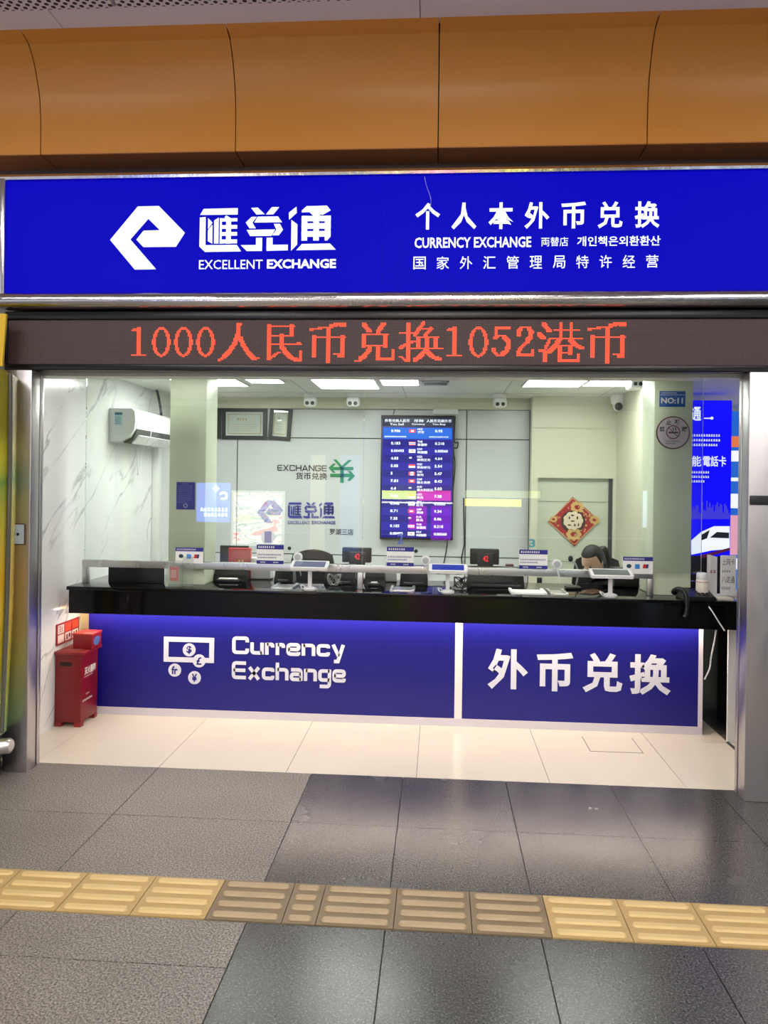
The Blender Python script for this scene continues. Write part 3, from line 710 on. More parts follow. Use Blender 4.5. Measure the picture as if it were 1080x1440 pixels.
# ================================================================== GLASS AND RAIL
GX0 = PY(120, 660, YG).x; GX1 = PY(988, 660, YG).x; GXM = PY(511, 650, YG).x
RZ0, RZ1 = PY(560, 806, YG).z, PY(560, 796, YG).z
gp = thing('glass_partition', 'clear glass screen in two panes standing over the counter', 'glass screen', ((GX0+GX1)/2, YG, ZC))
for a, b in ((GX0, GXM-.002), (GXM+.002, GX1)): MB().box((a, YG, RZ1-.012), (b, YG+.01, ZCEIL)).build('pane', glass, gp)
RA = PY(117, 795, YG).x; RB = PY(918, 800, YG).x
r = MB(); r.rbox((RA, YG-.018, RZ0), (RB, YG-.001, RZ1), .002); r.rbox((RA, YG+.011, RZ0), (RB, YG+.028, RZ1), .002); r.box((RA, YG-.001, RZ0), (RB, YG+.011, RZ1-.013))
r.build('bottom_rail', rail_m, gp)
for x in (RA, PY(503, 810, YG).x, RB-.035): MB().rbox((x, YG-.016, ZC+.001), (x+.035, YG+.026, RZ0), .002).build('rail_post', rail_m, gp)
# black board behind the slot at the left end
a = pb(153, 801, 231, 826, YG+.06)
tag(MB().rbox((a[0], YG+.05, ZC), (a[2], YG+.065, ZC+.14), .003).build('black_board', black_pl), 'plain black board filling the slot at the left end of the counter', 'board')

# ------------------------------------------------------------------ cards and numbers on the glass
YK = YG-.019
def notice(px, label):
    b = pb(*px, YK); w = b[2]-b[0]; hh = b[3]-b[1]
    r = thing('notice_card', label, 'notice', ((b[0]+b[2])/2, YG, b[1]), 'notices on the counter glass')
    zb = b[1]
    MB().box((b[0], YK-.002, zb), (b[2], YK+.0, b[3])).build('card', paper, r)
    fr = FY(YK-.002)
    for q_ in ((b[0], b[3]-.24*hh, b[2], b[3]), (b[0], b[1], b[2], b[1]+.18*hh)): MB().prism(rect(q_), fr, .0004, .0004).build('blue_band', blue_ink, r)
    for q_ in ((b[0]+.06*w, b[3]-.2*hh, b[2]-.06*w, b[3]-.04*hh), (b[0]+.14*w, b[1]+.04*hh, b[0]+.4*w, b[1]+.14*hh), (b[0]+.62*w, b[1]+.04*hh, b[0]+.9*w, b[1]+.14*hh)): bars(MB(), q_, fr, 1, .0008, 3).build('white_print', white_ink, r)
    s = MB(); bars(s, (b[0]+.04*w, b[1]+.26*hh, b[2]-.04*w, b[1]+.56*hh), fr, 2, .0008, 8, fill=.5); s.build('small_print', blue_ink, r)
    return r
notice((361, 766, 399, 793), 'white notice with blue bands on the glass under the number 1')
notice((544, 769, 582, 796), 'white notice with blue bands on the glass below the rate screen')
notice((730, 773, 770, 800), 'white notice with blue bands on the glass under the number 3')
def paycard(px, label, side):
    b = pb(*px, YK); w = b[2]-b[0]; hh = b[3]-b[1]; fr = FY(YK-.002)
    r = thing('payment_card', label, 'notice', ((b[0]+b[2])/2, YG, b[1]), 'payment cards on the counter glass')
    MB().box((b[0], YK-.002, b[1]), (b[2], YK, b[3])).build('card', paper, r)
    s = MB(); s.prism(rect((b[0], b[3]-.24*hh, b[2], b[3])), fr, .0004, .0004); s.build('blue_band', blue_ink, r)
    s = MB(); bars(s, (b[0]+.05*w, b[3]-.19*hh, b[2]-.05*w, b[3]-.05*hh), fr, 1, .0008, 4); s.build('white_print', white_ink, r)
    zc = b[1]+.45*hh
    s = MB(); s.prism(circle(b[0]+.2*w, zc, .085*w, r2=.07*w), fr, .0006, .0006); s.build('round_logo', M('teal_black', (20, 60, 66), .5), r)
    s = MB(); s.prism(rect((b[0]+.4*w, zc-.09*w, b[0]+.56*w, zc+.07*w)), fr, .0006, .0006); s.build('square_logo', M('sky_blue_print', (40, 130, 205), .5), r)
    s = MB(); x = b[0]+.66*w; q = .2*w
    s.prism([(x, zc-.07*w), (x+q*.5, zc-.07*w), (x+q*.6, zc+.07*w), (x+q*.1, zc+.07*w)], fr, .0006, .0006, 0)
    s.prism([(x+q*.5, zc-.07*w), (x+q*.9, zc-.07*w), (x+q, zc+.07*w), (x+q*.6, zc+.07*w)], fr, .0006, .0006, 1); s.build('card_logo', [red_text, M('teal_blue_print', (20, 60, 110), .5)], r)
    return r
paycard((247, 770, 286, 792), 'white payment logo card on the glass before the left pillar', 0)
paycard((876, 783, 918, 807), 'white payment logo card on the glass at the right end of the rail', 1)
num_m = M('teal_number', (70, 150, 165), .4)
b = pb(371, 747.5, 381, 763.5, YK); r = thing('window_number', 'round window number 1 decal above the left notice', 'number decal', ((b[0]+b[2])/2, YG, b[1]), 'window number decals')
cxn, czn = (b[0]+b[2])/2, (b[1]+b[3])/2
MB().prism(circle(cxn, czn, .047), FY(YG), .0005, .001).build('disc', M('decal_white', (226, 228, 228), .4), r); MB().text('1', b, FY(YG), d1=.002, bold=.03).build('numeral', M('lavender_print', (150, 152, 190), .4), r)
b = pb(559, 750, 567, 765, YG-.001)
tag(MB().text('2', b, FY(YG), d1=.001, bold=.02).build('window_number', M('faint_number', (90, 110, 190), .4)), 'faint window number 2 decal at the foot of the rate screen', 'number decal', 'window number decals')
b = pb(744, 758, 753, 770, YG-.001)
tag(MB().text('3', b, FY(YG), d1=.001, bold=.03).build('window_number', num_m), 'teal window number 3 decal above the right notice', 'number decal', 'window number decals')

# ------------------------------------------------------------------ signs on the pillars
YPS = YP-.006
b = pb(248, 678, 274, 716.5, YPS); fr = FY(YPS)
r = thing('pillar_notice', 'blue notice board on the left pale green pillar', 'notice', ((b[0]+b[2])/2, YP, b[1]))
MB().box((b[0], YPS, b[1]), (b[2], YP-.0005, b[3])).build('board', M('notice_blue', (32, 40, 150), .4), r)
s = MB(); w = b[2]-b[0]; hh = b[3]-b[1]
bars(s, (b[0]+.1*w, b[1]+.24*hh, b[2]-.1*w, b[3]-.1*hh), fr, 9, .0006, 11, fill=.4); bars(s, (b[0]+.3*w, b[3]-.09*hh, b[2]-.3*w, b[3]-.03*hh), fr, 1, .0006, 2)
s.build('small_print', M('pale_blue_print', (120, 128, 215), .5), r)
s = MB(); cx, cz = b[0]+.5*w, b[1]+.14*hh
for k in range(24):
    a0, a1 = 2*PI*k/24, 2*PI*(k+1)/24; R1, R2 = .085*w, .11*w
    s.prism([(cx+R1*math.cos(a0), cz+R1*math.sin(a0)), (cx+R2*math.cos(a0), cz+R2*math.sin(a0)), (cx+R2*math.cos(a1), cz+R2*math.sin(a1)), (cx+R1*math.cos(a1), cz+R1*math.sin(a1))], fr, .0006, .0006)
s.build('round_mark', white_ink, r)
b = pb(927.5, 550, 964, 572, YPS)
r = thing('number_sign', 'blue NO:11 plate at the top of the right pillar', 'sign', ((b[0]+b[2])/2, YP, b[1])); w = b[2]-b[0]; hh = b[3]-b[1]
MB().rbox((b[0], YPS, b[1]), (b[2], YP-.0005, b[3]), .002).build('plate', M('plate_blue', (34, 92, 176), .35), r)
s = MB(); s.text('NO:11', (b[0]+.06*w, b[1]+.2*hh, b[2]-.1*w, b[1]+.58*hh), fr, d1=.001, bold=.03); s.prism(rect((b[0]+.02*w, b[3]-.25*hh, b[2]-.02*w, b[3]-.225*hh)), fr, .0006, .0006); bars(s, (b[0]+.06*w, b[3]-.17*hh, b[2]-.2*w, b[3]-.06*hh), fr, 1, .0006, 9)
s.build('lettering', white_ink, r)
cpt = PY(946.3, 608.5, YPS); R = 22.6*YPS/1082
r = thing('no_smoking_sign', 'round white no smoking sign with dark red rim on the right pillar', 'sign', (cpt.x, YP, cpt.z-R))
s = MB(); s.ring([(R*.955, -.004), (R, -.003), (R, .005), (R*.955, .005)], (cpt.x, YP-.006, cpt.z), 'Y', 40); s.build('rim', M('maroon_rim', (112, 42, 48), .4), r)
MB().prism(circle(cpt.x, cpt.z, R*.93, 40), FY(YP-.010), .0, .0006).build('disc', M('pinkish_white', (220, 208, 216), .4), r)
fr = FY(YP-.0107); s = MB()
for c, ox, oz in (('禁', -.66, .21), ('止', -.27, .63), ('吸', .26, .64), ('烟', .66, .22)):
    q = R*.155; s.text(c, (cpt.x+ox*R-q, cpt.z+oz*R-q, cpt.x+ox*R+q, cpt.z+oz*R+q), fr, d1=.0006, bold=.03)
bars(s, (cpt.x-.45*R, cpt.z-.72*R, cpt.x+.45*R, cpt.z-.45*R), fr, 2, .0006, 4, fill=.45)
cz0 = cpt.z+.03*R
s.prism(rect((cpt.x-.28*R, cz0-.07*R, cpt.x+.3*R, cz0+.02*R)), fr, .0004, .0006)
for ox in (.0, .14): s.prism([(cpt.x+ox*R, cz0+.08*R), (cpt.x+(ox+.05)*R, cz0+.08*R), (cpt.x+(ox+.02)*R, cz0+.28*R), (cpt.x+(ox-.04)*R, cz0+.28*R)], fr, .0004, .0006)
s.build('lettering', black_ink, r)
s = MB()
for k in range(32):
    a0, a1 = 2*PI*k/32, 2*PI*(k+1)/32; R1, R2 = .36*R, .42*R
    s.prism([(cpt.x+R1*math.cos(a0), cz0+R1*math.sin(a0)), (cpt.x+R2*math.cos(a0), cz0+R2*math.sin(a0)), (cpt.x+R2*math.cos(a1), cz0+R2*math.sin(a1)), (cpt.x+R1*math.cos(a1), cz0+R1*math.sin(a1))], fr, .0004, .0009)
q = .28*R; s.prism([(cpt.x-q, cz0+q-.03*R), (cpt.x-q+.03*R, cz0+q), (cpt.x+q, cz0-q+.03*R), (cpt.x+q-.03*R, cz0-q)], fr, .0004, .0009)
s.build('ban_circle', M('dark_red_print', (120, 30, 40), .4), r)

# ================================================================== BACK WALL OBJECTS
YW_ = YB-.002
fr = FY(YB)
r = thing('wall_logo', 'black EXCHANGE lettering with green arrow symbol on the back wall', 'wall sign', (PY(445, 679, YB).x, YB, PY(445, 679, YB).z))
s = MB(); wide_text(s, 'EXCHANGE', pb(390, 654, 459.5, 662.5, YB), fr, .006, t=.16); s.text('货币兑换', pb(416, 664.5, 460, 674.5, YB), fr, d1=.006, bold=.012); s.build('lettering', black_ink, r)
def z9(x, y): return PY(380+x/8.308, 635+y/8.308, YB)
def poly9(l): return [(z9(x, y).x, z9(x, y).z) for x, y in l]
s = MB()
for l in ([(735,92),(772,92),(838,165),(915,98),(955,98),(860,185),(860,365),(818,365),(818,185)], [(682,190),(735,140),(770,140),(735,180),(972,180),(972,216),(735,216),(765,248),(735,248)], [(702,258),(930,258),(902,228),(940,228),(990,285),(938,340),(900,340),(930,298),(702,298)]):
    s.prism(poly9(l), fr, .0005, .006)
s.build('arrow_symbol', green_ink, r)
r = thing('wall_logo', 'blue company logo and name on the back wall beneath the EXCHANGE lettering', 'wall sign', (PY(430, 752, YB).x, YB, PY(430, 752, YB).z))
wlb = M('wall_logo_blue', (52, 58, 150), .4)
s = MB(); [s.prism(p, fr, .0005, .006) for p in norm_polys([EL], pb(361.5, 703.5, 398, 735.5, YB))]; s.build('logo', wlb, r)
s = MB(); [s.prism(p, fr, .0005, .006) for p in norm_polys(HDT, pb(405, 706, 472, 729, YB))]; s.text('EXCELLENT', pb(405, 732.5, 436, 737, YB), fr, d1=.005, bold=.004); s.text('EXCHANGE', pb(438.5, 732.5, 472, 737.2, YB), fr, d1=.005, bold=.03); s.build('lettering', wlb, r)
s = MB(); s.text('罗湖三店', pb(463.5, 743.5, 497, 752.5, YB), fr, d1=.004, bold=.01); s.build('branch_lettering', black_ink, r)
# certificates
def cert(x0, y0, x1, y1, label, tilt=0, blank=False):
    b = pb(x0, y0, x1, y1, YB-.02); cx = (b[0]+b[2])/2; w = b[2]-b[0]; hh = b[3]-b[1]
    r = thing('certificate', label, 'certificate', (cx, YB-.01, b[1]), 'framed certificates')
    f = MB(); q = .035
    y0_, y1_ = YB-.025, YB-.0005
    f.box((b[0], y0_, b[1]), (b[2], y1_, b[1]+q)); f.box((b[0], y0_, b[3]-q), (b[2], y1_, b[3])); f.box((b[0], y0_, b[1]+q), (b[0]+q, y1_, b[3]-q)); f.box((b[2]-q, y0_, b[1]+q), (b[2], y1_, b[3]-q))
    f.build('frame', black_pl, r)
    MB().box((b[0]+q, YB-.012, b[1]+q), (b[2]-q, YB-.004, b[3]-q)).build('paper', paper, r)
    if not blank:
        s = MB(); fr_ = FY(YB-.012); cw = w-2*q; ch = hh-2*q
        e = (b[0]+q+.06*cw, b[1]+q+.08*ch, b[2]-q-.06*cw, b[3]-q-.08*ch); th = .006
        for rr in ((e[0], e[1], e[2], e[1]+th), (e[0], e[3]-th, e[2], e[3]), (e[0], e[1], e[0]+th, e[3]), (e[2]-th, e[1], e[2], e[3])): s.prism(rect(rr), fr_, .0005, .0005)
        bars(s, (e[0]+.25*cw, e[3]-.3*ch, e[2]-.2*cw, e[3]-.14*ch), fr_, 1, .0006, 3); bars(s, (e[0]+.1*cw, e[1]+.1*ch, e[2]-.1*cw, e[3]-.4*ch), fr_, 4, .0006, 7, fill=.3)
        s.build('print', gold, r)
    MB().box((b[0]+q, YB-.0165, b[1]+q), (b[2]-q, YB-.0135, b[3]-q)).build('glazing', glass, r)
    r.rotation_euler = (0, tilt, 0)
    return r
cert(270, 573, 310.5, 617, 'dark framed certificate mostly hidden behind the left pillar', 0, True)
cert(312, 574, 375, 618, 'wide framed certificate with gold print right of the left pillar')
cert(377, 572, 408, 619, 'narrow dark framed certificate tilted to the right', math.radians(3.5))
# rate screen
YTV = YB-.075
b = pb(535, 584, 638, 759, YTV)
tv = thing('rate_screen', 'tall blue exchange rate screen hanging on the back wall', 'screen', ((b[0]+b[2])/2, YB-.03, b[1]))
MB().rbox((b[0], YTV, b[1]), (b[2], YB-.03, b[3]), .004).build('casing', black_pl, tv)
MB().box((b[0]+.2, YB-.03, b[1]+.3), (b[2]-.2, YB-.0005, b[3]-.3)).build('wall_mount', dark_pl, tv)
w = b[2]-b[0]; hh = b[3]-b[1]; fr = FY(YTV)
def tb(u0, v0, u1, v1): return (b[0]+u0*w, b[3]-v1*hh, b[0]+u1*w, b[3]-v0*hh)
scr_b = M('screen_blue', (10, 10, 40), .12, emit=.85, ecol=(40, 38, 190), sample=False); scr_h = M('screen_head', (16, 18, 34), .12, emit=.6, ecol=(46, 54, 92), sample=False); scr_l = M('screen_light_blue', (20, 60, 120), .12, emit=1, ecol=(24, 104, 226), sample=False); scr_w = M('screen_white', (230, 235, 240), .3, emit=.95, ecol=(236, 240, 255), sample=False); scr_r = M('screen_red', (200, 40, 50), .3, emit=.9, ecol=(214, 60, 84), sample=False); scr_d = M('screen_deep_blue', (8, 8, 40), .12, emit=.8, ecol=(28, 24, 160), sample=False)
s = MB(); s.prism(rect(tb(.02, .095, .98, .985)), fr, .0004, .0008, 0); s.prism(rect(tb(.02, .02, .98, .09)), fr, .0004, .0008, 1); s.prism(rect(tb(.03, .1, .97, .19)), fr, .0004, .0012, 2)
for k in range(0, 13, 2): s.prism(rect(tb(.03, .2+k*.0605, .97, .2+(k+1)*.0605-.002)), fr, .0004, .001, 3)
s.build('picture', [scr_b, scr_h, scr_l, scr_d], tv)
s = MB()
s.text('外币兑换人民币', tb(.05, .032, .39, .057), fr, d1=.002, bold=.01); s.text('币种', tb(.45, .032, .58, .057), fr, d1=.002, bold=.01); s.text('人民币兑换外币', tb(.62, .032, .96, .057), fr, d1=.002, bold=.01)
s.text('You Sell', tb(.12, .064, .31, .082), fr, d1=.002, bold=.01); s.text('Currency', tb(.42, .064, .6, .082), fr, d1=.002, bold=.01); s.text('You Buy', tb(.7, .064, .88, .082), fr, d1=.002, bold=.01)
rows = [('0.906','HKD','港币','0.95'),('0.183','THB','泰国铢','0.218'),('0.00493','KRW','韩国圆','0.00560'),('4.03','NZD','新西兰元','4.64'),('5.05','SGD','新加坡元','5.54'),('5','CAD','加元','5.47'),('7.81','CHF','瑞士法郎','8.43'),('4.4','AUD','澳大利亚元','5.03'),('7.08','USD','美元','7.28'),('0.046','JPY','日元','0.0503'),('8.71','GBP','英镑','9.34'),('7.35','EUR','欧元','8.06'),('0.183','THB','泰国铢','0.218'),('0.00493','KRW','韩国圆','0.00560')]
fl = MB()
for k, (sell, code, nm, buy) in enumerate(rows):
    y = .115 if k == 0 else .215+(k-1)*.0605; hgt = .022
    s.text(sell, tb(.14, y, .14+.025*len(sell), y+hgt), fr, d1=.002, bold=.016); s.text(buy, tb(.74, y, .74+.025*len(buy), y+hgt), fr, d1=.002, bold=.016)
    s.text(code, tb(.5, y-.011, .57, y+.005), fr, d1=.002, bold=.01); s.text(nm, tb(.5, y+.011, .5+.045*len(nm), y+.032), fr, d1=.002, bold=.012)
    kind = {'THB': 2, 'KRW': 1, 'NZD': 3, 'SGD': 4, 'CAD': 5, 'CHF': 6, 'AUD': 3, 'USD': 4, 'JPY': 1, 'GBP': 6, 'EUR': 3, 'HKD': 0}[code]
    B = (.385, y-.002, .475, y+.026)
    if kind in (0, 6): fl.prism(rect(tb(*B)), fr, .0012, .0016, 1); q = tb(.41, y+.006, .45, y+.018); fl.prism(rect(q), fr, .0016, .002, 0)
    elif kind == 1: fl.prism(rect(tb(*B)), fr, .0012, .0016, 0); fl.prism(circle((tb(*B)[0]+tb(*B)[2])/2, (tb(*B)[1]+tb(*B)[3])/2, .008), fr, .0016, .002, 1)
    elif kind == 2:
        for j in range(5): fl.prism(rect(tb(.385, y-.002+j*.0056, .475, y+.0036+j*.0056)), fr, .0012, .0016, (1, 0, 2, 0, 1)[j])
    elif kind == 3: fl.prism(rect(tb(*B)), fr, .0012, .0016, 2); fl.prism(rect(tb(.39, y, .425, y+.011)), fr, .0016, .002, 0)
    elif kind == 4: fl.prism(rect(tb(.385, y-.002, .475, y+.012)), fr, .0012, .0016, 1); fl.prism(rect(tb(.385, y+.012, .475, y+.026)), fr, .0012, .0016, 0)
    elif kind == 5: fl.prism(rect(tb(*B)), fr, .0012, .0016, 1); fl.prism(rect(tb(.408, y-.002, .452, y+.026)), fr, .0016, .002, 0); fl.prism(circle((tb(*B)[0]+tb(*B)[2])/2, (tb(*B)[1]+tb(*B)[3])/2, .007), fr, .002, .0024, 1)
bars(s, tb(.05, .165, .36, .18), fr, 1, .002, 2); bars(s, tb(.66, .165, .96, .18), fr, 1, .002, 5)
s.build('rate_text', scr_w, tv); fl.build('flags', [scr_w, scr_r, scr_d], tv)
# cables of the rate screen
def cable(pts, r, label, m, cat='cable', name='cable'):
    return tag(MB().tube(pts, r, 6).build(name, m), label, cat)
yc = YB-.012
cable(smooth([PY(640, 585, yc), PY(639, 620, yc), PY(644, 622, yc), PY(643, 630, yc), PY(638, 632, yc), PY(640, 655, yc), PY(637, 690, yc)]), .006, 'black cable looping beside the right edge of the rate screen', black_pl)
cable(smooth([PY(629, 759, yc), PY(628, 772, yc), PY(624, 792, yc)]), .005, 'thin dark cable hanging from the foot of the rate screen', black_pl)
cable([PY(553, 583, yc), PY(556, 572, yc), PY(559, 560, yc)], .004, 'thin dark cable rising from the top of the rate screen', black_pl)
a = pb(609, 577.5, 644, 583, YB)
tag(MB().rbox((a[0], YB-.03, a[1]), (a[2], YB-.0005, a[3]+.01), .003).build('cable_duct', white_pl), 'short white cable duct above the top right of the rate screen', 'cable duct')
cable([PY(652, 700, yc), PY(653, 765, yc), PY(649, 785, yc), PY(650, 800, yc)], .006, 'black cable along the vertical wall joint right of the rate screen', black_pl)
for x, y, lab in ((407, 771, 'black cable hole in the back wall right of the first notice'), (585, 775, 'black cable hole in the back wall right of the middle notice')):
    q = PY(x, y, YB); tag(MB().ring([(.014, -.006), (.017, -.003), (.017, 0)], (q.x, YB-.0005, q.z), 'Y', 16).build('cable_grommet', black_pl), lab, 'cable hole', 'cable holes')
# red diamond ornament on the nook door
YO = YN+.045
c0 = PY(806, 733.5, YO); k = 1/12*YO/1082
def zo(x, y): return (c0.x+(x-540)*k, c0.z-(y-505)*k)
r = thing('door_ornament', 'red and gold diamond new year ornament hanging on the nook door', 'ornament', (c0.x, YO, zo(560, 915)[1]))
MB().prism([zo(525, 92), zo(800, 330), zo(965, 490), zo(800, 640), (zo(560, 915)), zo(300, 660), zo(122, 515), zo(270, 370)], FY(YO), -.003, .008).build('backing', M('ornament_red', (160, 26, 34), .4, var=.35, vscale=60), r)
s = MB()
e = [zo(525, 120), zo(940, 490), zo(560, 880), zo(145, 512)]
for i in range(4):
    p, q = Vector(e[i]), Vector(e[(i+1) % 4]); n = Vector((-(q-p).y, (q-p).x)).normalized()*.006
    s.prism([tuple(p), tuple(q), tuple(q+n), tuple(p+n)], FY(YO), .008, .012)
random.seed(5)
for k2 in range(46):
    a = random.uniform(0, 2*PI); rr = random.uniform(.6, 1.0); x, y = 540+math.cos(a)*330*rr*abs(math.cos(a))**.3, 500+math.sin(a)*330*rr
    if abs(x-540)+abs(y-500) < 370: s.prism(circle(*zo(x, y), .007*random.uniform(.6, 1.4), 8), FY(YO), .008, .012)
for (cx, cy, n, rr) in ((885, 470, 8, 60), (215, 470, 8, 45), (550, 715, 8, 90), (600, 265, 7, 80)):
    for j in range(n):
        a = 2*PI*j/n; s.prism(circle(*zo(cx+rr*math.cos(a), cy+rr*.8*math.sin(a)), rr*.42*k, 10), FY(YO), .008, .0145)
s.build('gold_pattern', gold, r)
MB().prism(circle(*zo(535, 500), 200*k, 30, 185*k), FY(YO), .008, .014).build('dark_ring', M('ornament_dark', (58, 36, 30), .5), r)
s = MB()
for j in range(9):
    a = 2*PI*j/9; s.prism(circle(*zo(535+105*math.cos(a), 488+95*math.sin(a)), 60*k, 14), FY(YO), .014, .018+.0004*j)
s.prism(circle(*zo(535, 488), 80*k, 18), FY(YO), .014, .024); s.build('medallion', M('ornament_cream', (222, 206, 180), .45, var=.12, vscale=80), r)
s = MB()
for x, y, w, h in ((520, 400, 60, 26), (600, 440, 26, 60), (470, 440, 24, 50), (525, 495, 70, 22), (560, 560, 24, 50), (620, 555, 22, 56), (470, 560, 60, 20)):
    s.prism(circle(*zo(x, y), w/2*k, 10, h/2*k), FY(YO), .024, .0255)
s.build('dark_lines', M('ornament_dark', (58, 36, 30), .5), r)

# ceiling devices
def twin_cam(px, py, label, Yd=6.75):
    q = PY(px, py, Yd); r = thing('security_camera', label, 'security camera', (q.x, Yd, ZCEIL-.11), 'ceiling cameras')
    MB().ring([(.055, ZCEIL-.032), (.062, ZCEIL-.025), (.062, ZCEIL-.001)], (q.x, Yd, 0), 'Z', 24).build('mount', white_pl, r)
    hs = MB().rbox((q.x-.058, Yd-.05, ZCEIL-.118), (q.x+.058, Yd+.04, ZCEIL-.03), .03, seg=4).build('housing', white_pl, r)
    for sx in (-.024, .024): MB().ring([(.017, -.004), (.013, -.007), (.017, .01)], (q.x+sx, Yd-.05, ZCEIL-.09), 'Y', 16).build('lens', black_pl, hs)
    return r
twin_cam(437, 563, 'white two-lens camera on the ceiling above the certificates'); twin_cam(497, 558, 'white two-lens camera on the ceiling left of the glass joint'); twin_cam(703, 563, 'white two-lens camera on the ceiling right of the rate screen')
q = PY(870, 556, 6.76); r = thing('dome_camera', 'white turret camera with black ball lens near the right pillar', 'security camera', (q.x, 6.76, ZCEIL-.13), 'ceiling cameras')
MB().ring([(.04, ZCEIL-.09), (.062, ZCEIL-.07), (.07, ZCEIL-.03), (.07, ZCEIL-.001)], (q.x, 6.76, 0), 'Z', 24).build('base', white_pl, r)
hs = MB().sphere((q.x, 6.745, ZCEIL-.095), .052).build('ball', white_pl, r)
MB().ring([(.034, 0), (.03, -.012), (.018, -.016)], (q.x-.012, 6.70, ZCEIL-.105), 'Y', 20).build('lens', black_pl, hs)
q = PY(893, 541, 5.75); r = thing('bullet_camera', 'small white camera in the ceiling corner beside the right pillar', 'security camera', (q.x, 5.75, ZCEIL-.1), 'ceiling cameras')
MB().rbox((q.x-.05, 5.66, q.z-.035), (q.x+.045, 5.84, q.z+.035), .02, seg=4).build('housing', white_pl, r)
MB().ring([(.012, ZCEIL-.001), (.012, q.z+.02)], (q.x, 5.76, 0), 'Z', 12).build('bracket', white_pl, r)
for sx in (-.02, .018): MB().ring([(.014, -.004), (.01, -.006), (.014, .01)], (q.x+sx, 5.66, q.z-.005), 'Y', 14).build('lens', black_pl, r)
a = PZ(594, 540, ZCEIL); bq = PZ(631, 540, ZCEIL)
r = thing('air_vent', 'slatted air vent in the shop ceiling right of the narrow light', 'vent', ((a.x+bq.x)/2, a.y-.12, ZCEIL-.01))
v0 = a.y-.2
f = MB(); f.box((a.x, v0, ZCEIL-.012), (bq.x, v0+.015, ZCEIL-.001)); f.box((a.x, a.y-.015, ZCEIL-.012), (bq.x, a.y, ZCEIL-.001)); f.box((a.x, v0, ZCEIL-.012), (a.x+.015, a.y, ZCEIL-.001)); f.box((bq.x-.015, v0, ZCEIL-.012), (bq.x, a.y, ZCEIL-.001)); f.build('frame', grey_pl, r)
f = MB()
for i in range(7): f.box((a.x+.015, v0+.02+i*.026, ZCEIL-.008), (bq.x-.015, v0+.032+i*.026, ZCEIL-.002))
f.build('slats', M('vent_dark', (92, 96, 98), .5), r)

# air conditioner on the marble wall
ya = PX(153, 600, XL).y; D = .205
yb2 = ya+.86; zt_ = PX(153, 574, XL).z; zb_ = PX(153, 621, XL).z
ac = thing('air_conditioner', 'white wall air conditioner on the marble wall left of the left pillar', 'air conditioner', (XL+.1, (ya+yb2)/2, zb_))
hh = zt_-zb_
def acp(pts, y0, y1, mb, mi=0, sm=False):
    n = len(pts); mb.add([(x, y0, z) for x, z in pts]+[(x, y1, z) for x, z in pts], [(i, n+i, n+(i+1) % n, (i+1) % n) for i in range(n)]+[tuple(range(n)), tuple(range(2*n-1, n-1, -1))], mi, sm)
pr = [(XL+.001, zt_), (XL+D*.86, zt_), (XL+D*.97, zt_-.02), (XL+D, zt_-.10), (XL+D*.96, zt_-hh*.62), (XL+D*.78, zb_+hh*.14), (XL+D*.45, zb_), (XL+.001, zb_)]
mb = MB(); acp(pr, ya, yb2, mb); mb.build('body', M('ac_white', (216, 220, 220), .35, var=.02), ac)
mb = MB(); acp([(x+.004 if x > XL+.1 else x, z) for x, z in [(XL+D*.86, zt_-.004), (XL+D*.97, zt_-.022), (XL+D, zt_-.10), (XL+D*.97, zt_-hh*.6), (XL+D*.8, zt_-hh*.6), (XL+D*.8, zt_-.004)]], ya+.03, yb2-.03, mb); mb.build('front_cover', white_pl, ac)
mb = MB(); acp([(XL+D*1.0, zt_-hh*.6), (XL+D*.86, zb_+hh*.1), (XL+D*.5, zb_-.008), (XL+D*.46, zb_+.02), (XL+D*.76, zb_+hh*.22), (XL+D*.9, zt_-hh*.6)], ya+.04, yb2-.04, mb); mb.build('outlet', M('ac_dark', (74, 76, 74), .6, var=.5, vscale=25), ac)
for y0, y1 in ((ya+.06, (ya+yb2)/2-.01), ((ya+yb2)/2+.01, yb2-.06)):
    mb = MB(); acp([(XL+D*1.06, zb_+hh*.2), (XL+D*.78, zb_-.012), (XL+D*.75, zb_-.006), (XL+D*1.02, zb_+hh*.22)], y0, y1, mb); mb.build('louver', white_pl, ac)
MB().tube(smooth([(XL+D+.01, ya+.3, zt_-.06), (XL+D+.012, ya+.29, zt_-hh*.7), (XL+D*.9, ya+.28, zb_-.004)]), .003).build('pull_cord', white_pl, ac)
s = MB(); fq = FY(ya); x0, z0 = XL+.045, zt_-.13
s.prism(rect((x0, z0, x0+.06, z0+.1)), fq, .0005, .001, 0); s.prism(rect((x0, z0+.08, x0+.06, z0+.1)), fq, .001, .0015, 1); bars(s, (x0+.005, z0+.01, x0+.055, z0+.07), fq, 4, .0015, 3, mi=1); s.build('energy_label', [M('label_pale', (176, 206, 216), .5), M('label_teal', (46, 110, 128), .5)], ac)
cable(smooth([(XL+.05, ya+.42, zb_-.0), (XL+.06, ya+.43, zb_-.2), (XL+.05, ya+.46, zb_-.24), (XL+.06, ya+.5, zb_-.1), (XL+.05, ya+.52, zb_-.002)]), .006, 'pale looped cord hanging below the air conditioner', white_pl)
MBd = MB(); MBd.rbox((XL+.002, 6.55, ZC-.3), (XL+.06, 6.63, zb_-.004), .006)
tag(MBd.build('pipe_duct', white_pl), 'white vertical pipe duct below the air conditioner', 'pipe duct')
cable(smooth([(XL+.12, ya+.78, zt_+.002), (XL+.1, ya+.8, zt_+.1), (XL+.06, ya+.84, zt_+.22), (XL+.03, ya+.9, ZCEIL-.004)]), .012, 'dark pipe bundle rising from the air conditioner to the ceiling', dark_pl, 'pipe', 'pipe_bundle')

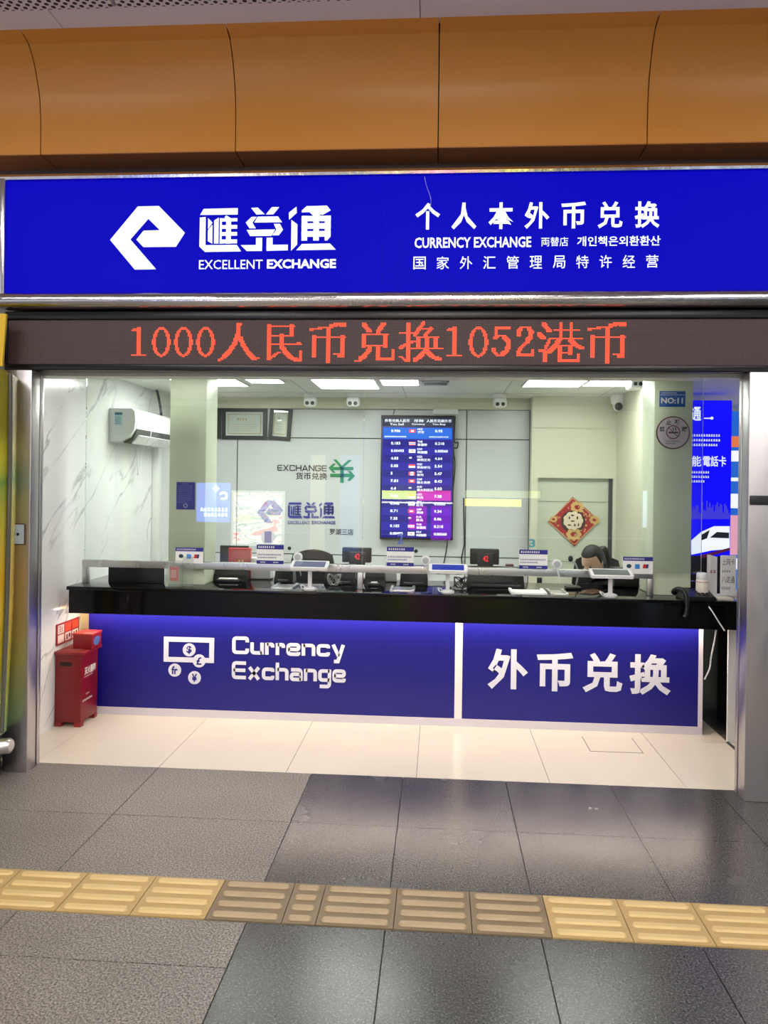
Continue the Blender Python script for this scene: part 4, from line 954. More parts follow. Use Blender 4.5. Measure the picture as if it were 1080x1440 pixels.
# ================================================================== FIRE EXTINGUISHER BOX
q0 = PZ(72, 1023, 0); q1 = PZ(113, 1023, 0)
bx0, bx1, by0 = XL+.004, q1.x, q1.y; by1 = PZ(138.5, 1007, 0).y
ztop = PY(112, 917, by0).z
fb = thing('extinguisher_box', 'red metal fire extinguisher box standing on the tiles by the marble wall', 'fire box', ((bx0+bx1)/2, (by0+by1)/2, 0))
m = MB(); m.rbox((bx0, by0, .03), (bx1, by1, ztop-.02), .004); m.build('body', red_box, fb)
lid_ = MB().rbox((bx0-.002, by0-.012, ztop-.022), (bx1+.02, by1+.02, ztop), .004).build('lid', red_dark, fb)
for x in (bx0, bx1-.045):
    for y in (by0, by1-.045): MB().prism([(x, 0), (x+.045, 0), (x+.045, .03), (x, .03)], (Vector((0, y, 0)), X_, Z_), -.045, 0).build('foot', red_dark, fb)
a = pb(84.5, 931, 101, 937, by0)
MB().rbox((a[0], by0-.0015, a[1]), (a[2], by0+.002, a[3]), .003).build('grip_slot', M('slot_black', (26, 6, 8), .6), fb)
fx = FX(bx1+.0003); hb = ztop-.03; L = by1-by0
s = MB(); s.text('灭火器箱', (by0+.2*L, hb*.71, by0+.86*L, hb*.82), fx, d1=.001, bold=.02); bars(s, (by0+.18*L, hb*.675, by0+.84*L, hb*.695), fx, 1, .001, 3); s.build('lettering', white_ink, fb); s = MB()
bars(MB(), (by0+.3*L, hb*.42, by0+.55*L, hb*.445), fx, 1, .001, 7).build('lettering', white_ink, fb); bars(s, (by0+.1*L, hb*.335, by0+.84*L, hb*.375), fx, 1, .001, 8)
s.build('lettering', white_ink, fb)
s = MB()
for i in range(7): s.box((bx0+.03, by0+.03+i*.03, ztop), (bx1-.02, by0+.042+i*.03, ztop+.0012))
s.build('lid_print', M('dull_pink_print', (186, 110, 100), .5), lid_)
# small red carton on the lid
sx0, sx1 = PY(103.5, 900, by0+.1).x, PY(130, 900, by0+.1).x; sy0 = by0+.09; sy1 = by0+.24; sz = ztop+.0015
szt = PY(115, 892, sy0).z
cb = thing('red_carton', 'small red carton lying on top of the fire extinguisher box', 'carton', ((sx0+sx1)/2, (sy0+sy1)/2, sz))
MB().rbox((sx0, sy0, sz), (sx1, sy1, szt), .003).build('body', M('carton_red', (140, 16, 22), .4, var=.06), cb)
MB().rbox((sx0-.002, sy0-.003, szt-.012), (sx1+.003, sy1+.003, szt+.004), .002).build('lid', M('carton_lid', (168, 40, 34), .4, var=.06), cb)
s = MB(); fx2 = FX(sx1); s.prism(circle((sy0+sy1)/2, (sz+szt)/2-.005, .05, 20, .03), fx2, .0005, .001); s.build('blue_mark', M('mark_blue', (70, 96, 150), .5), cb)
# red fire notice on the marble wall
A0 = PX(78, 905, XL); A1 = PX(110, 890, XL)
ny0, ny1 = A0.y, A1.y; nz1 = PX(94, 873, XL).z; nz0 = PX(94, 902, XL).z
r = thing('fire_notice', 'red fire instruction notice on the marble wall above the extinguisher box', 'notice', (XL, (ny0+ny1)/2, nz0))
MB().box((XL+.0005, ny0, nz0), (XL+.006, ny1, nz1)).build('board', M('notice_red', (150, 24, 44), .4), r)
fx = FX(XL+.006); w = ny1-ny0; h = nz1-nz0; s = MB()
for k in range(3):
    u = ny0+w*(.06+.31*k); 
    s.prism(rect((u, nz0+.08*h, u+.26*w, nz0+.46*h)), fx, .0003, .0006, 0); s.prism(rect((u, nz0+.52*h, u+.26*w, nz0+.92*h)), fx, .0003, .0006, 1 if k else 0)
s.build('print_blocks', [M('cream_print', (240, 214, 206), .5), M('orange_print', (228, 72, 48), .5)], r)
s = MB(); s.text('灭火', (ny0+.1*w, nz0+.55*h, ny0+.28*w, nz0+.88*h), fx, d1=.001, bold=.02)
for k in range(1, 3):
    u = ny0+w*(.06+.31*k); s.prism(rect((u+.05*w, nz0+.14*h, u+.11*w, nz0+.38*h)), fx, .0008, .001); s.prism(rect((u+.15*w, nz0+.2*h, u+.22*w, nz0+.4*h)), fx, .0008, .001)
s.build('dark_print', M('maroon_print', (110, 20, 34), .5), r)

# ================================================================== ON THE COUNTER
# tablets on stands
def tablet(px_c, px_w, y_top, y_bot, label, screen, lean):
    Yb = 4.965; zc = ZC
    c = PY(px_c, (y_top+y_bot)/2, Yb-.03); r = thing('tablet_stand', label, 'tablet', (c.x, Yb, zc), 'tablets on the counter')
    w = px_w*4.93/1082/2
    zt0 = PY(px_c, y_top, Yb+.03).z; zb0 = PY(px_c, y_bot, Yb-.08).z
    MB().ring([(.042, zc), (.045, zc+.004), (.045, zc+.012), (.038, zc+.018), (.02, zc+.024)], (c.x, Yb, 0), 'Z', 28).build('base', white_pl, r)
    MB().rbox((c.x-.013, Yb-.008, zc+.015), (c.x+.013, Yb+.008, (zt0+zb0)/2), .005).build('pole', white_pl, r)
    # tilted screen: lower edge nearer the customer
    P0 = Vector((c.x, Yb-.07, zb0+.012)); P1 = Vector((c.x, Yb+.04, zt0)); up = (P1-P0).normalized(); h = (P1-P0).length
    fr = (P0, X_, up)
    f = MB(); q = .016
    def rr(x0, v0, x1, v1, rad=.012):
        out = []
        for cx, cv, a0 in ((x1-rad, v0+rad, -PI/2), (x1-rad, v1-rad, 0), (x0+rad, v1-rad, PI/2), (x0+rad, v0+rad, PI)):
            for k in range(5): a = a0+k*PI/8; out.append((cx+rad*math.cos(a), cv+rad*math.sin(a)))
        return out
    f.prism(rr(-w, 0, w, h), fr, -.018, 0); fo = f.build('frame', white_pl, r)
    MB().prism(rect((-w+q*1.3, q, w-q*1.3, h-q)), fr, .0, .0012).build('screen', screen, fo)
    MB().tube(smooth([(c.x-.02, Yb+.03, zc+.01), (c.x-.06, Yb+.02, zc+.03), (c.x-.05, Yb-.01, zc+.012), (c.x-.03, Yb-.005, zc+.01)]), .004).build('cord', white_pl, r)
    return r
scr1 = M('tablet_screen_grey', (40, 44, 60), .1, emit=.5, ecol=(150, 160, 186), sample=False); scr2 = M('tablet_screen_blue', (10, 16, 60), .1, emit=.8, ecol=(34, 62, 178), sample=False); scr3 = M('tablet_screen_off', (120, 128, 124), .06)
t1 = tablet(435, 54, 788.5, 801.5, 'white tablet on a stand showing a pale screen, leftmost on the counter', scr1, 0)
c = WORLD[t1]
tablet(630, 54, 793, 806, 'white tablet on a stand showing a bright blue screen', scr2, 0)
tablet(860, 58, 800, 813, 'white tablet on a stand with dark reflecting screen before the seated clerk', scr3, 0)
# round intercom speakers clipped on the rail
def intercom(px, py, label):
    q = PY(px, py, YK-.02); R = 6.8*5.03/1082
    r = thing('intercom_speaker', label, 'intercom', (q.x, YK-.012, q.z-R), 'round intercoms')
    MB().ring([(R*.9, -.022), (R, -.016), (R, .0), (R*.8, .006)], (q.x, YK-.012, q.z), 'Y', 28).build('shell', white_pl, r)
    MB().ring([(R*.66, -.0245), (R*.66, -.02)], (q.x, YK-.012, q.z), 'Y', 24).build('grille', grey_pl, r)
    MB().tube(smooth([(q.x, YK-.02, q.z-R), (q.x+.015, YK-.028, q.z-R-.05), (q.x+.02, YK-.012, q.z-R-.09)]), .003).build('cord', white_pl, r)
intercom(419, 783.5, 'round white intercom on the glass beside the leftmost tablet'); intercom(598.5, 788, 'round white intercom on the glass beside the middle tablet'); intercom(783, 793.5, 'round white intercom on the glass left of the seated clerk')
# bill counters with red digit displays
def bill_display(x0, y0, x1, y1, label):
    Yd = 5.51; b = pb(x0, y0, x1, y1, Yd); r = thing('digit_display', label, 'display', ((b[0]+b[2])/2, Yd+.03, ZC), 'red digit displays')
    cx = (b[0]+b[2])/2
    MB().rbox((b[0], Yd, b[1]+.02), (b[2], Yd+.05, b[3]), .008).build('screen', black_pl, r)
    q = b[2]-b[0]
    rd = MB().rbox((cx-.25*q, Yd-.02, b[1]), (cx+.3*q, Yd, b[3]-.03), .006).build('reader', dark_pl, r)
    s = MB(); s.text('42', (cx-.06*q, b[1]+.045, cx+.12*q, b[1]+.085), FY(Yd-.02), d1=.001, bold=.01); s.build('digits', M('red_digits', (220, 30, 40), .5, emit=1.2, ecol=(226, 40, 52), sample=False), rd)
    MB().rbox((cx-.02, Yd+.01, ZC), (cx+.02, Yd+.04, b[1]+.03), .004).build('stand', black_pl, r); MB().rbox((cx-.1, Yd-.02, ZC), (cx+.1, Yd+.07, ZC+.014), .006).build('foot', black_pl, r)
bill_display(481, 770, 522, 795, 'black display with red digits behind the glass joint'); bill_display(661, 772, 702, 798, 'black display with red digits right of the middle tablet')
# printers and cash machines behind the slot
def machine(x0, x1, label, Yd=5.3, h=.125, name='cash_counter', m=None, sl=False):
    a = PY(x0, 815, Yd).x; b = PY(x1, 815, Yd).x
    r = thing(name, label, 'machine', ((a+b)/2, Yd+.1, ZC), 'machines behind the counter slot')
    MB().add([(a, Yd, ZC), (b, Yd, ZC), (b, Yd+.13, ZC), (a, Yd+.13, ZC), (a+.01, Yd+.04, ZC+h), (b-.01, Yd+.04, ZC+h), (b-.01, Yd+.13, ZC+h), (a+.01, Yd+.13, ZC+h)], [(3,2,1,0),(4,5,6,7),(0,1,5,4),(1,2,6,5),(2,3,7,6),(3,0,4,7)]).build('housing', m or black_pl, r)
    s = MB(); s.rbox((a+.03, Yd-.05, ZC), (b-.03, Yd-.003, ZC+.02), .004); s.build('front_tray', dark_pl, r)
    if 'printer' in name: MB().box((a+.05, Yd-.045, ZC+.02), (b-.05, Yd-.006, ZC+.027)).build('paper_edge', paper, r)
machine(300, 345, 'black receipt printer behind the slot below the red desk sign', name='receipt_printer'); machine(385, 412, 'black machine behind the slot left of the leftmost tablet', 5.34)
machine(455, 500, 'black machine behind the slot under the left digit display', 5.32); machine(512, 541, 'black receipt printer just right of the middle rail post', 5.26, name='receipt_printer')
machine(562, 602, 'black machine behind the slot left of the middle tablet', 5.34); machine(657, 738, 'wide black machine behind the slot under the right digit display', 5.32, .13)
for x0, x1, lab in ((350, 381, 'white box behind the slot under the first notice'), (542, 558, 'white box behind the slot under the middle notice')):
    a = PY(x0, 815, 5.5).x; b = PY(x1, 815, 5.5).x; tag(MB().rbox((a, 5.48, ZC), (b, 5.58, ZC+.15), .004).build('white_box', white_pl), lab, 'box', 'white boxes behind the slot')
# stainless pass-through trays
def tray(x0, x1, y, label, m=rail_m):
    a = PZ(x0, y, ZC+.01); b = PZ(x1, y, ZC+.01); y0 = YG-.07; y1 = YG+.15
    a = PY(x0, y, y0).x; b = PY(x1, y, y0).x
    f = MB(); q = .02
    f.box((a, y0, ZC), (b, y1, ZC+.003)); f.rbox((a, y0, ZC), (a+q, y1, ZC+.014), .004); f.rbox((b-q, y0, ZC), (b, y1, ZC+.014), .004); f.rbox((a, y0, ZC), (b, y0+q, ZC+.01), .004)
    tag(f.build('pass_tray', m), label, 'tray', 'pass-through trays')
tray(381, 412, 829, 'steel pass-through tray left of the leftmost tablet'); tray(548, 583, 831, 'steel pass-through tray left of the middle tablet'); tray(719, 770, 837, 'white framed tray on the counter under the number 3 notice', white_pl); tray(774, 800, 838, 'steel tray left of the seated clerk')
# coiled cables
def coil(px, label):
    q = PY(px, 820, 5.2); pts = []
    rnd = random.Random(int(px))
    for k in range(60):
        a = k*.55; pts.append((q.x+.045*math.sin(a*.8+rnd.uniform(-.2, .2)), 5.2+.03*math.cos(a*.6), ZC+.008+.035*(1+math.sin(a*1.1))))
    tag(MB().tube(pts, .0035, 6).build('cable_bundle', M('cable_grey', (150, 150, 150), .5) if px < 500 else dark_pl), label, 'cable')
coil(470, 'tangled pale cables behind the slot right of the leftmost tablet'); coil(648, 'dark coiled cable behind the slot right of the middle tablet')
# gooseneck microphone
q = PY(806, 812, 5.3); hd = PY(803, 788, 5.28)
r = thing('microphone', 'black gooseneck microphone left of the seated clerk', 'microphone', (q.x, 5.3, ZC))
MB().rbox((q.x-.05, 5.26, ZC), (q.x+.05, 5.36, ZC+.02), .006).build('base', black_pl, r)
MB().tube(smooth([(q.x+.02, 5.3, ZC+.018), (q.x+.03, 5.3, ZC+.1), (q.x+.015, 5.29, hd.z-.03), (hd.x, 5.28, hd.z)]), .006).build('gooseneck', grey_pl, r)
MB().sphere((hd.x-.004, 5.275, hd.z+.012), .017, (1, 1, 1.25)).build('foam_head', black_pl, r)
# red desk sign and black monitor at the left window
Yd = 5.46; b = pb(321, 771, 352, 797, Yd)
r = thing('desk_sign', 'red desk sign box behind the glass at the left window', 'sign', ((b[0]+b[2])/2, Yd, ZC))
MB().rbox((b[0], Yd, ZC+.001), (b[2], Yd+.05, b[3]), .004).build('box', M('sign_red', (196, 34, 34), .4, var=.06), r)
s = MB(); bars(s, (b[0]+.45*(b[2]-b[0]), b[1]+.02, b[2]-.005, b[1]+.055), FY(Yd), 1, .001, 3); s.build('yellow_print', M('yellow_print', (232, 200, 110), .5), r)
Yd = 5.55; b = pb(309, 767, 330, 800, Yd)
r = thing('monitor', 'black monitor seen edge-on beside the left pillar', 'monitor', ((b[0]+b[2])/2, Yd, ZC))
MB().rbox((b[0], Yd, ZC+.06), (b[2]+.1, Yd+.03, b[3]), .005).build('screen', black_pl, r); MB().rbox((b[0]+.05, Yd+.0, ZC), (b[0]+.12, Yd+.03, ZC+.07), .004).build('stand', black_pl, r); MB().rbox((b[0]-.02, Yd-.03, ZC), (b[2]+.06, Yd+.045, ZC+.012), .004).build('foot', black_pl, r)
# small red and white box right of the right display
b = pb(711, 795, 722, 801, 5.55); tag(MB().rbox((b[0], 5.52, ZC), (b[2], 5.58, b[3]+.01), .004).build('stamp_pad', M('pad_maroon', (110, 34, 44), .4)), 'small maroon box beside the right digit display', 'box')
# acrylic leaflet holder
Yd = 4.975; b = pb(233, 795, 255, 825, Yd)
r = thing('leaflet_holder', 'clear acrylic leaflet holder with red card at the left of the counter', 'leaflet holder', ((b[0]+b[2])/2, Yd, ZC))
f = MB(); x0, x1 = b[0], b[2]; f.box((x0, Yd-.012, ZC), (x1, Yd-.009, b[3])); f.box((x0, Yd+.03, ZC), (x1, Yd+.033, b[3]+.03)); f.box((x0, Yd-.009, ZC), (x0+.003, Yd+.03, b[3])); f.box((x1-.003, Yd-.009, ZC), (x1, Yd+.03, b[3])); f.box((x0, Yd-.012, ZC-.0), (x1, Yd+.033, ZC+.003))
f.build('holder', acrylic, r)
MB().box((x0+.03, Yd-.005, ZC+.04), (x1-.02, Yd+.0, b[3]-.01)).build('red_card', red_text, r)
s = MB(); bars(s, (x0+.04, ZC+.06, x1-.03, b[3]-.03), FY(Yd-.005), 4, .001, 2, fill=.5); s.build('card_print', white_ink, r)
b = pb(256, 783, 268, 803, 5.0)
tag(MB().box((b[0], 5.01, ZC), (b[2]+.01, 5.03, b[3])).build('clear_block', acrylic), 'clear acrylic block behind the leaflet holder', 'holder')

# telephone
c = PZ(962, 838, ZC); tx, ty = c.x, 5.0
r = thing('telephone', 'black desk telephone on the right end of the counter, handset hanging over the edge', 'telephone', (tx, ty, ZC))
mb = MB(); w0, w1 = tx-.05, tx+.15
mb.add([(w0, ty-.075, ZC), (w1, ty-.075, ZC), (w1, ty+.10, ZC), (w0, ty+.10, ZC), (w0+.01, ty-.07, ZC+.018), (w1-.01, ty-.07, ZC+.018), (w1-.01, ty+.09, ZC+.055), (w0+.01, ty+.09, ZC+.055)], [(3,2,1,0),(4,5,6,7),(0,1,5,4),(1,2,6,5),(2,3,7,6),(3,0,4,7)])
tb_ = mb.build('base', black_pl, r)
s = MB()
for i in range(3):
    for j in range(4):
        yy = ty-.045+j*.03; zz = ZC+.018+(yy-ty+.07)/.16*.037
        s.rbox((tx+.05+i*.026, yy, zz), (tx+.066+i*.026, yy+.018, zz+.006), .002)
s.build('keys', dark_pl, tb_)
pts = [PY(948, 833, 4.95), PY(951, 829, 4.92), PY(958, 829, 4.9), PY(964, 835, 4.88), PY(966, 848, 4.87), PY(965, 862, 4.865), PY(962, 868, 4.862)]
pts = [Vector((p.x, p.y, p.z)) for p in pts]
mb = MB(); mb.tube(smooth(pts, 4), [.02]*3+[.016]*14+[.013]*(len(smooth(pts, 4))-17) if len(smooth(pts, 4)) > 17 else .015, 10)
mb.build('handset', black_pl, r)
MB().tube(smooth([PY(990, 842, 5.05), PY(997, 853, 4.9), PY(1003, 862, 4.87), PY(1011, 875, 4.865), PY(1019, 887, 4.86)]), .0045).build('white_cord', white_pl, r)
cable(smooth([PY(1007, 886, 4.95), PY(1004, 905, 5.0), PY(1000, 925, 5.02), PY(998, 940, 5.05), PY(991, 955, 5.1)]), .005, 'loose white cord hanging below the right end of the counter', white_pl)
# white bottle
c = PY(988, 838, 5.02); r = thing('bottle', 'white lidded bottle between the telephone and the leaflet stack', 'bottle', (c.x, 5.03, ZC)); R = 8.2*5.03/1082
zz = PY(988, 805, 5.03).z
MB().ring([(R*.9, ZC), (R, ZC+.008), (R, zz-.05), (R*.86, zz-.042)], (c.x, 5.03, 0), 'Z', 24).build('body', M('cream_bottle', (226, 216, 204), .35), r)
MB().ring([(R*.9, zz-.043), (R*.92, zz-.04), (R*.92, zz-.012), (R*.8, zz-.002), (R*.4, zz)], (c.x, 5.03, 0), 'Z', 24).build('lid', white_pl, r)
MB().ring([(R*1.01, zz-.062), (R*1.01, zz-.056)], (c.x, 5.03, 0), 'Z', 24).build('band', M('pinkish_band', (196, 150, 150), .4), r)
# leaflet stack with lettering
b = pb(997, 781, 1030, 836, 5.06); r = thing('leaflet_rack', 'rack of white leaflets with grey lettering at the right end of the counter', 'leaflet rack', ((b[0]+b[2])/2, 5.1, ZC))
w = b[2]-b[0]; xm = b[0]+.5*w
MB().box((b[0], 5.06, ZC), (b[2]+.02, 5.15, ZC+.012)).build('base', white_pl, r)
MB().box((xm, 5.055, ZC+.012), (b[2]+.02, 5.07, b[3])).build('front_leaflet', paper, r)
for k in range(5): MB().box((b[0]+k*.1*w, 5.07+.012*k, ZC+.012), (b[0]+(k+1)*.1*w-.002, 5.1+.01*k, b[3]-.004*k)).build('leaflet', paper, r)
s = MB(); gp_ = M('grey_print', (96, 96, 104), .5); fr = FY(5.055)
s.text('上网卡', (xm+.006, b[3]-.062, b[2]+.012, b[3]-.02), fr, d1=.0008, bold=.004); s.text('八达通', (xm+.006, b[1]+.075, b[2]+.012, b[1]+.12), fr, d1=.0008, bold=.004)
bars(s, (xm+.006, b[1]+.14, b[2]+.012, b[1]+.16), fr, 1, .0008, 3); bars(s, (xm+.006, b[1]+.03, b[2]+.012, b[1]+.055), fr, 1, .0008, 4, cell=.008); s.build('lettering', gp_, r)
s = MB(); bars(s, (b[0]+.01, b[1]+.13, xm-.006, b[1]+.16), FY(5.068), 1, .0008, 3); s.build('red_print', M('dull_red_print', (176, 84, 92), .5), r)
b = pb(1008, 834, 1030, 840, 4.95); tag(MB().box((b[0], 4.93, ZC), (b[2], 5.045, ZC+.012)).build('paper_stack', M('cream_paper', (226, 220, 204), .6)), 'flat stack of cream papers before the leaflet rack', 'papers')
b = pb(962, 815, 976, 838, 5.02)
tag(MB().rbox((b[2]-.045, 5.12, ZC), (b[2]+.05, 5.2, ZC+.09), .004).build('black_box', black_pl), 'black box on the counter behind the white bottle', 'box')

# ================================================================== CLERK AND CHAIRS
def skin_body(name, verts, edges, root, mat, parent, sub=2, smooth_it=True):
    me = bpy.data.meshes.new(name); org = WORLD[parent]
    me.from_pydata([Vector(v[:3])-org for v in verts], edges, [])
    ob = bpy.data.objects.new(name, me); C.objects.link(ob)
    sm = ob.modifiers.new('s', 'SKIN'); sm.use_smooth_shade = True
    for i, v in enumerate(verts): me.skin_vertices[0].data[i].radius = (v[3], v[4] if len(v) > 4 else v[3])
    for i in range(len(verts)): me.skin_vertices[0].data[i].use_root = (i == root)
    ss = ob.modifiers.new('u', 'SUBSURF'); ss.levels = sub; ss.render_levels = sub
    bpy.context.view_layer.update()
    dg = bpy.context.evaluated_depsgraph_get(); ev = ob.evaluated_get(dg); m2 = bpy.data.meshes.new_from_object(ev)
    bpy.data.objects.remove(ob); m2.materials.clear(); m2.materials.append(mat)
    for p in m2.polygons: p.use_smooth = True
    o2 = bpy.data.objects.new(name, m2); C.objects.link(o2); o2.parent = parent; WORLD[o2] = org; return o2
YPE = 5.95
hc = PY(836, 790, YPE)              # head centre
person = thing('person', 'seated person in black with dark tied hair, head bowed, behind the right window', 'person', (hc.x+.06, YPE+.12, .45))
px_, pz_ = hc.x, hc.z
sh = pz_-.20                         # shoulder line
# one continuous body: pelvis, spine, neck, arms, thighs, shins
V = [(px_+.13, YPE+.20, .52, .15, .12), (px_+.12, YPE+.17, (.52+sh)/2, .15, .11), (px_+.10, YPE+.10, sh-.05, .17, .11), (px_+.07, YPE+.06, sh+.03, .07, .07), (px_+.045, YPE+.03, pz_-.10, .05, .05),
     (px_-.10, YPE+.05, sh-.03, .07), (px_-.17, YPE-.08, sh-.2, .048), (px_-.10, YPE-.30, ZC-.12, .036), (px_-.08, YPE-.33, ZC-.115, .03),
     (px_+.27, YPE+.08, sh-.03, .07), (px_+.29, YPE-.05, sh-.2, .046), (px_+.17, YPE-.26, ZC-.12, .036), (px_+.14, YPE-.30, ZC-.115, .03),
     (px_+.04, YPE+.1, .5, .09), (px_+.03, YPE-.24, .5, .07), (px_+.03, YPE-.22, .1, .05), (px_+.22, YPE+.1, .5, .09), (px_+.23, YPE-.24, .5, .07), (px_+.23, YPE-.22, .1, .05)]
E_ = [(0,1),(1,2),(2,3),(3,4),(2,5),(5,6),(6,7),(7,8),(2,9),(9,10),(10,11),(11,12),(0,13),(13,14),(14,15),(0,16),(16,17),(17,18)]
skin_body('body', V, E_, 0, navy_cloth, person)
# head, tilted forward and turned to the viewer's left
def head_mesh(c, fwd, parent):
    bm = bmesh.new(); bmesh.ops.create_uvsphere(bm, u_segments=28, v_segments=20, radius=1)
    f = fwd.normalized(); up0 = Vector((0, 0, 1)); s_ = f.cross(up0).normalized(); u_ = s_.cross(f).normalized()
    for v in bm.verts:
        x, y, z = v.co          # y forward, x side, z up
        w = .074*(1-.18*max(0, -z)**1.5); d = .094; h = .115
        px2, py2, pz2 = x*w, y*d, z*h
        if y > .2:
            if z < -.1: px2 *= 1-.2*(-z); py2 *= 1-.06*(-z)
            g = math.exp(-((x/.16)**2+((z+.12)/.16)**2)); py2 += .022*g           # nose
            g = math.exp(-((abs(x)-.38)/.16)**2-((z-.1)/.12)**2); py2 -= .010*g    # eye sockets
            g = math.exp(-((x/.3)**2+((z+.52)/.08)**2)); py2 += .006*g             # lips
            g = math.exp(-((x/.3)**2+((z+.85)/.12)**2)); py2 += .008*g             # chin
        v.co = c+s_*px2+f*py2+u_*pz2
    mb = MB(); mb.bm(bm, 0, True); mb.build('head', skin, parent)
    mb = MB()
    for sx in (-1, 1): mb.sphere(c+s_*sx*.074-f*.005-u_*.005, .018, (.5, 1, 1.5), n=10)
    mb.build('ears', skin, parent)
    mb = MB()
    for sx in (-1, 1):
        mb.sphere(c+s_*sx*.03+f*.084+u_*.012, .0075, n=8)
    mb.build('eyes', black_ink, parent)
    MB().tube([c+s_*-.02+f*.088-u_*.058, c+f*.094-u_*.057, c+s_*.02+f*.088-u_*.058], .004, 6).build('mouth', M('lip', (168, 92, 84), .5), parent)
    return f, s_, u_
f, s_, u_ = head_mesh(hc+Vector((-.015, -.02, 0)), Vector((-.62, -.6, -.55)), person)
hcc = hc+Vector((-.015, -.02, 0))
mb = MB(); bm = bmesh.new(); bmesh.ops.create_uvsphere(bm, u_segments=26, v_segments=18, radius=1)
for v in bm.verts:
    x, y, z = v.co
    k = 1.0
    if y > .25 and z < .52: k = .8          # cut back from the face
    if z < -.45: k *= .85
    v.co = hcc+s_*x*.085*k+f*(y*.104*k-.012)+u_*(z*.122*k+.012)
mb.bm(bm, 0, True); mb.build('hair', hair_m, person)
q = hcc-f*.105+u_*.0
MB().tube(smooth([q, q-f*.05+u_*.0, q-f*.06-u_*.1, q-f*.03-u_*.18], 4), [.02, .028, .034, .036, .036, .034, .032, .03, .026, .02, .014, .008, .004], 10).build('ponytail', hair_m, person)
MB().ring([(.02, -.008), (.024, 0), (.02, .008)], q, 'X', 12).build('hair_tie', M('pale_tie', (200, 200, 196), .5), person)
# hands resting on the desk
for hx, hy, sgn in ((px_-.08, YPE-.33, 1), (px_+.14, YPE-.30, -1)):
    zh = ZC-.115
    V = [(hx, hy+.01, zh, .022, .016), (hx+.01*sgn, hy-.045, zh+.004, .032, .014)]; E2 = [(0, 1)]
    for k, (ox, ln) in enumerate(((-.028, .062), (-.009, .072), (.010, .068), (.027, .052))):
        i = len(V); V += [(hx+.01*sgn+ox, hy-.075, zh+.004, .0095, .009), (hx+.012*sgn+ox*1.1, hy-.075-ln*.5, zh+.002, .0085), (hx+.012*sgn+ox*1.1, hy-.075-ln, zh-.012, .007)]
        E2 += [(1, i), (i, i+1), (i+1, i+2)]
    i = len(V); V += [(hx+.042*sgn, hy-.03, zh, .0105), (hx+.058*sgn, hy-.06, zh-.004, .009), (hx+.055*sgn, hy-.085, zh-.01, .0075)]; E2 += [(0, i), (i, i+1), (i+1, i+2)]
    skin_body('hand', V, E2, 0, skin, person, 2)
# staff desk behind the counter
dk = thing('staff_desk', 'low staff desk running behind the counter machines', 'desk', (-.1, 5.85, 0))
MB().rbox((-1.4, 5.602, .735), (1.42, 6.05 if False else 5.75, .765), .004).build('desktop', grey_pl, dk)
for x in (-1.35, .02, 1.36): MB().box((x, 5.61, 0), (x+.04, 5.74, .735)).build('leg', grey_pl, dk)
# office chairs
def chair(x, y, ztop, rot, label):
    r = thing('office_chair', label, 'chair', (x, y, 0), 'black office chairs')
    mb = MB()
    for k in range(5):
        a = 2*PI*k/5; mb.tube([(x, y, .09), (x+.22*math.cos(a), y+.22*math.sin(a), .06)], [.022, .014], 8)
    mb.build('star_base', black_pl, r)
    for k in range(5):
        a = 2*PI*k/5; MB().sphere((x+.22*math.cos(a), y+.22*math.sin(a), .028), .028, n=10).build('caster', black_pl, r)
    MB().ring([(.028, .09), (.028, .4)], (x, y, 0), 'Z', 12).build('gas_lift', dark_pl, r)
    MB().rbox((x-.23, y-.23, .41), (x+.23, y+.22, .49), .035, seg=4).build('seat', navy_cloth, r)
    bm = bmesh.new(); bmesh.ops.create_cube(bm, size=1); bmesh.ops.subdivide_edges(bm, edges=list(bm.edges), cuts=5, use_grid_fill=True)
    for v in bm.verts:
        p = v.co.copy()*2; q = p.copy(); d = max(abs(p.x), abs(p.z)); l = math.hypot(p.x, p.z)
        if l > 0: q.x, q.z = p.x*(d/l)*.55+p.x*.45, p.z*(d/l)*.55+p.z*.45
        v.co = Vector((x+q.x*.2, y+.24+.03*p.y*(1-.3*l)-.05*(p.x**2), (.55+ztop)/2+q.z*(ztop-.55)/2))
    mb = MB(); mb.bm(bm, 0, True); mb.build('backrest', navy_cloth, r)
    MB().tube([(x, y+.1, .42), (x, y+.27, .5), (x, y+.28, .65)], .018).build('back_arm', dark_pl, r)
    return r
cp = PY(849, 781, 6.35); chair(cp.x-.045, 6.20, cp.z, 0, 'black office chair behind the bowed clerk')
cp = PY(440, 773, 6.5); c2 = chair(cp.x, 6.3, cp.z, 0, 'black office chair with rounded back behind the leftmost tablet')
# black cabinet below the right window
b = pb(862, 812, 897, 840, 5.5)
tag(MB().rbox((b[0], 5.46, ZC), (b[2], 5.58, ZC+.13), .005).build('black_case', black_pl), 'black case behind the slot under the right payment card', 'case')
# socket on nook wall
a = pb(755, 812, 762, 820, YN); tag(MB().rbox((a[0], YN-.012, a[1]), (a[2], YN-.0005, a[3]), .003).build('wall_socket', dark_pl), 'small dark wall socket right of the wide black machine', 'socket')

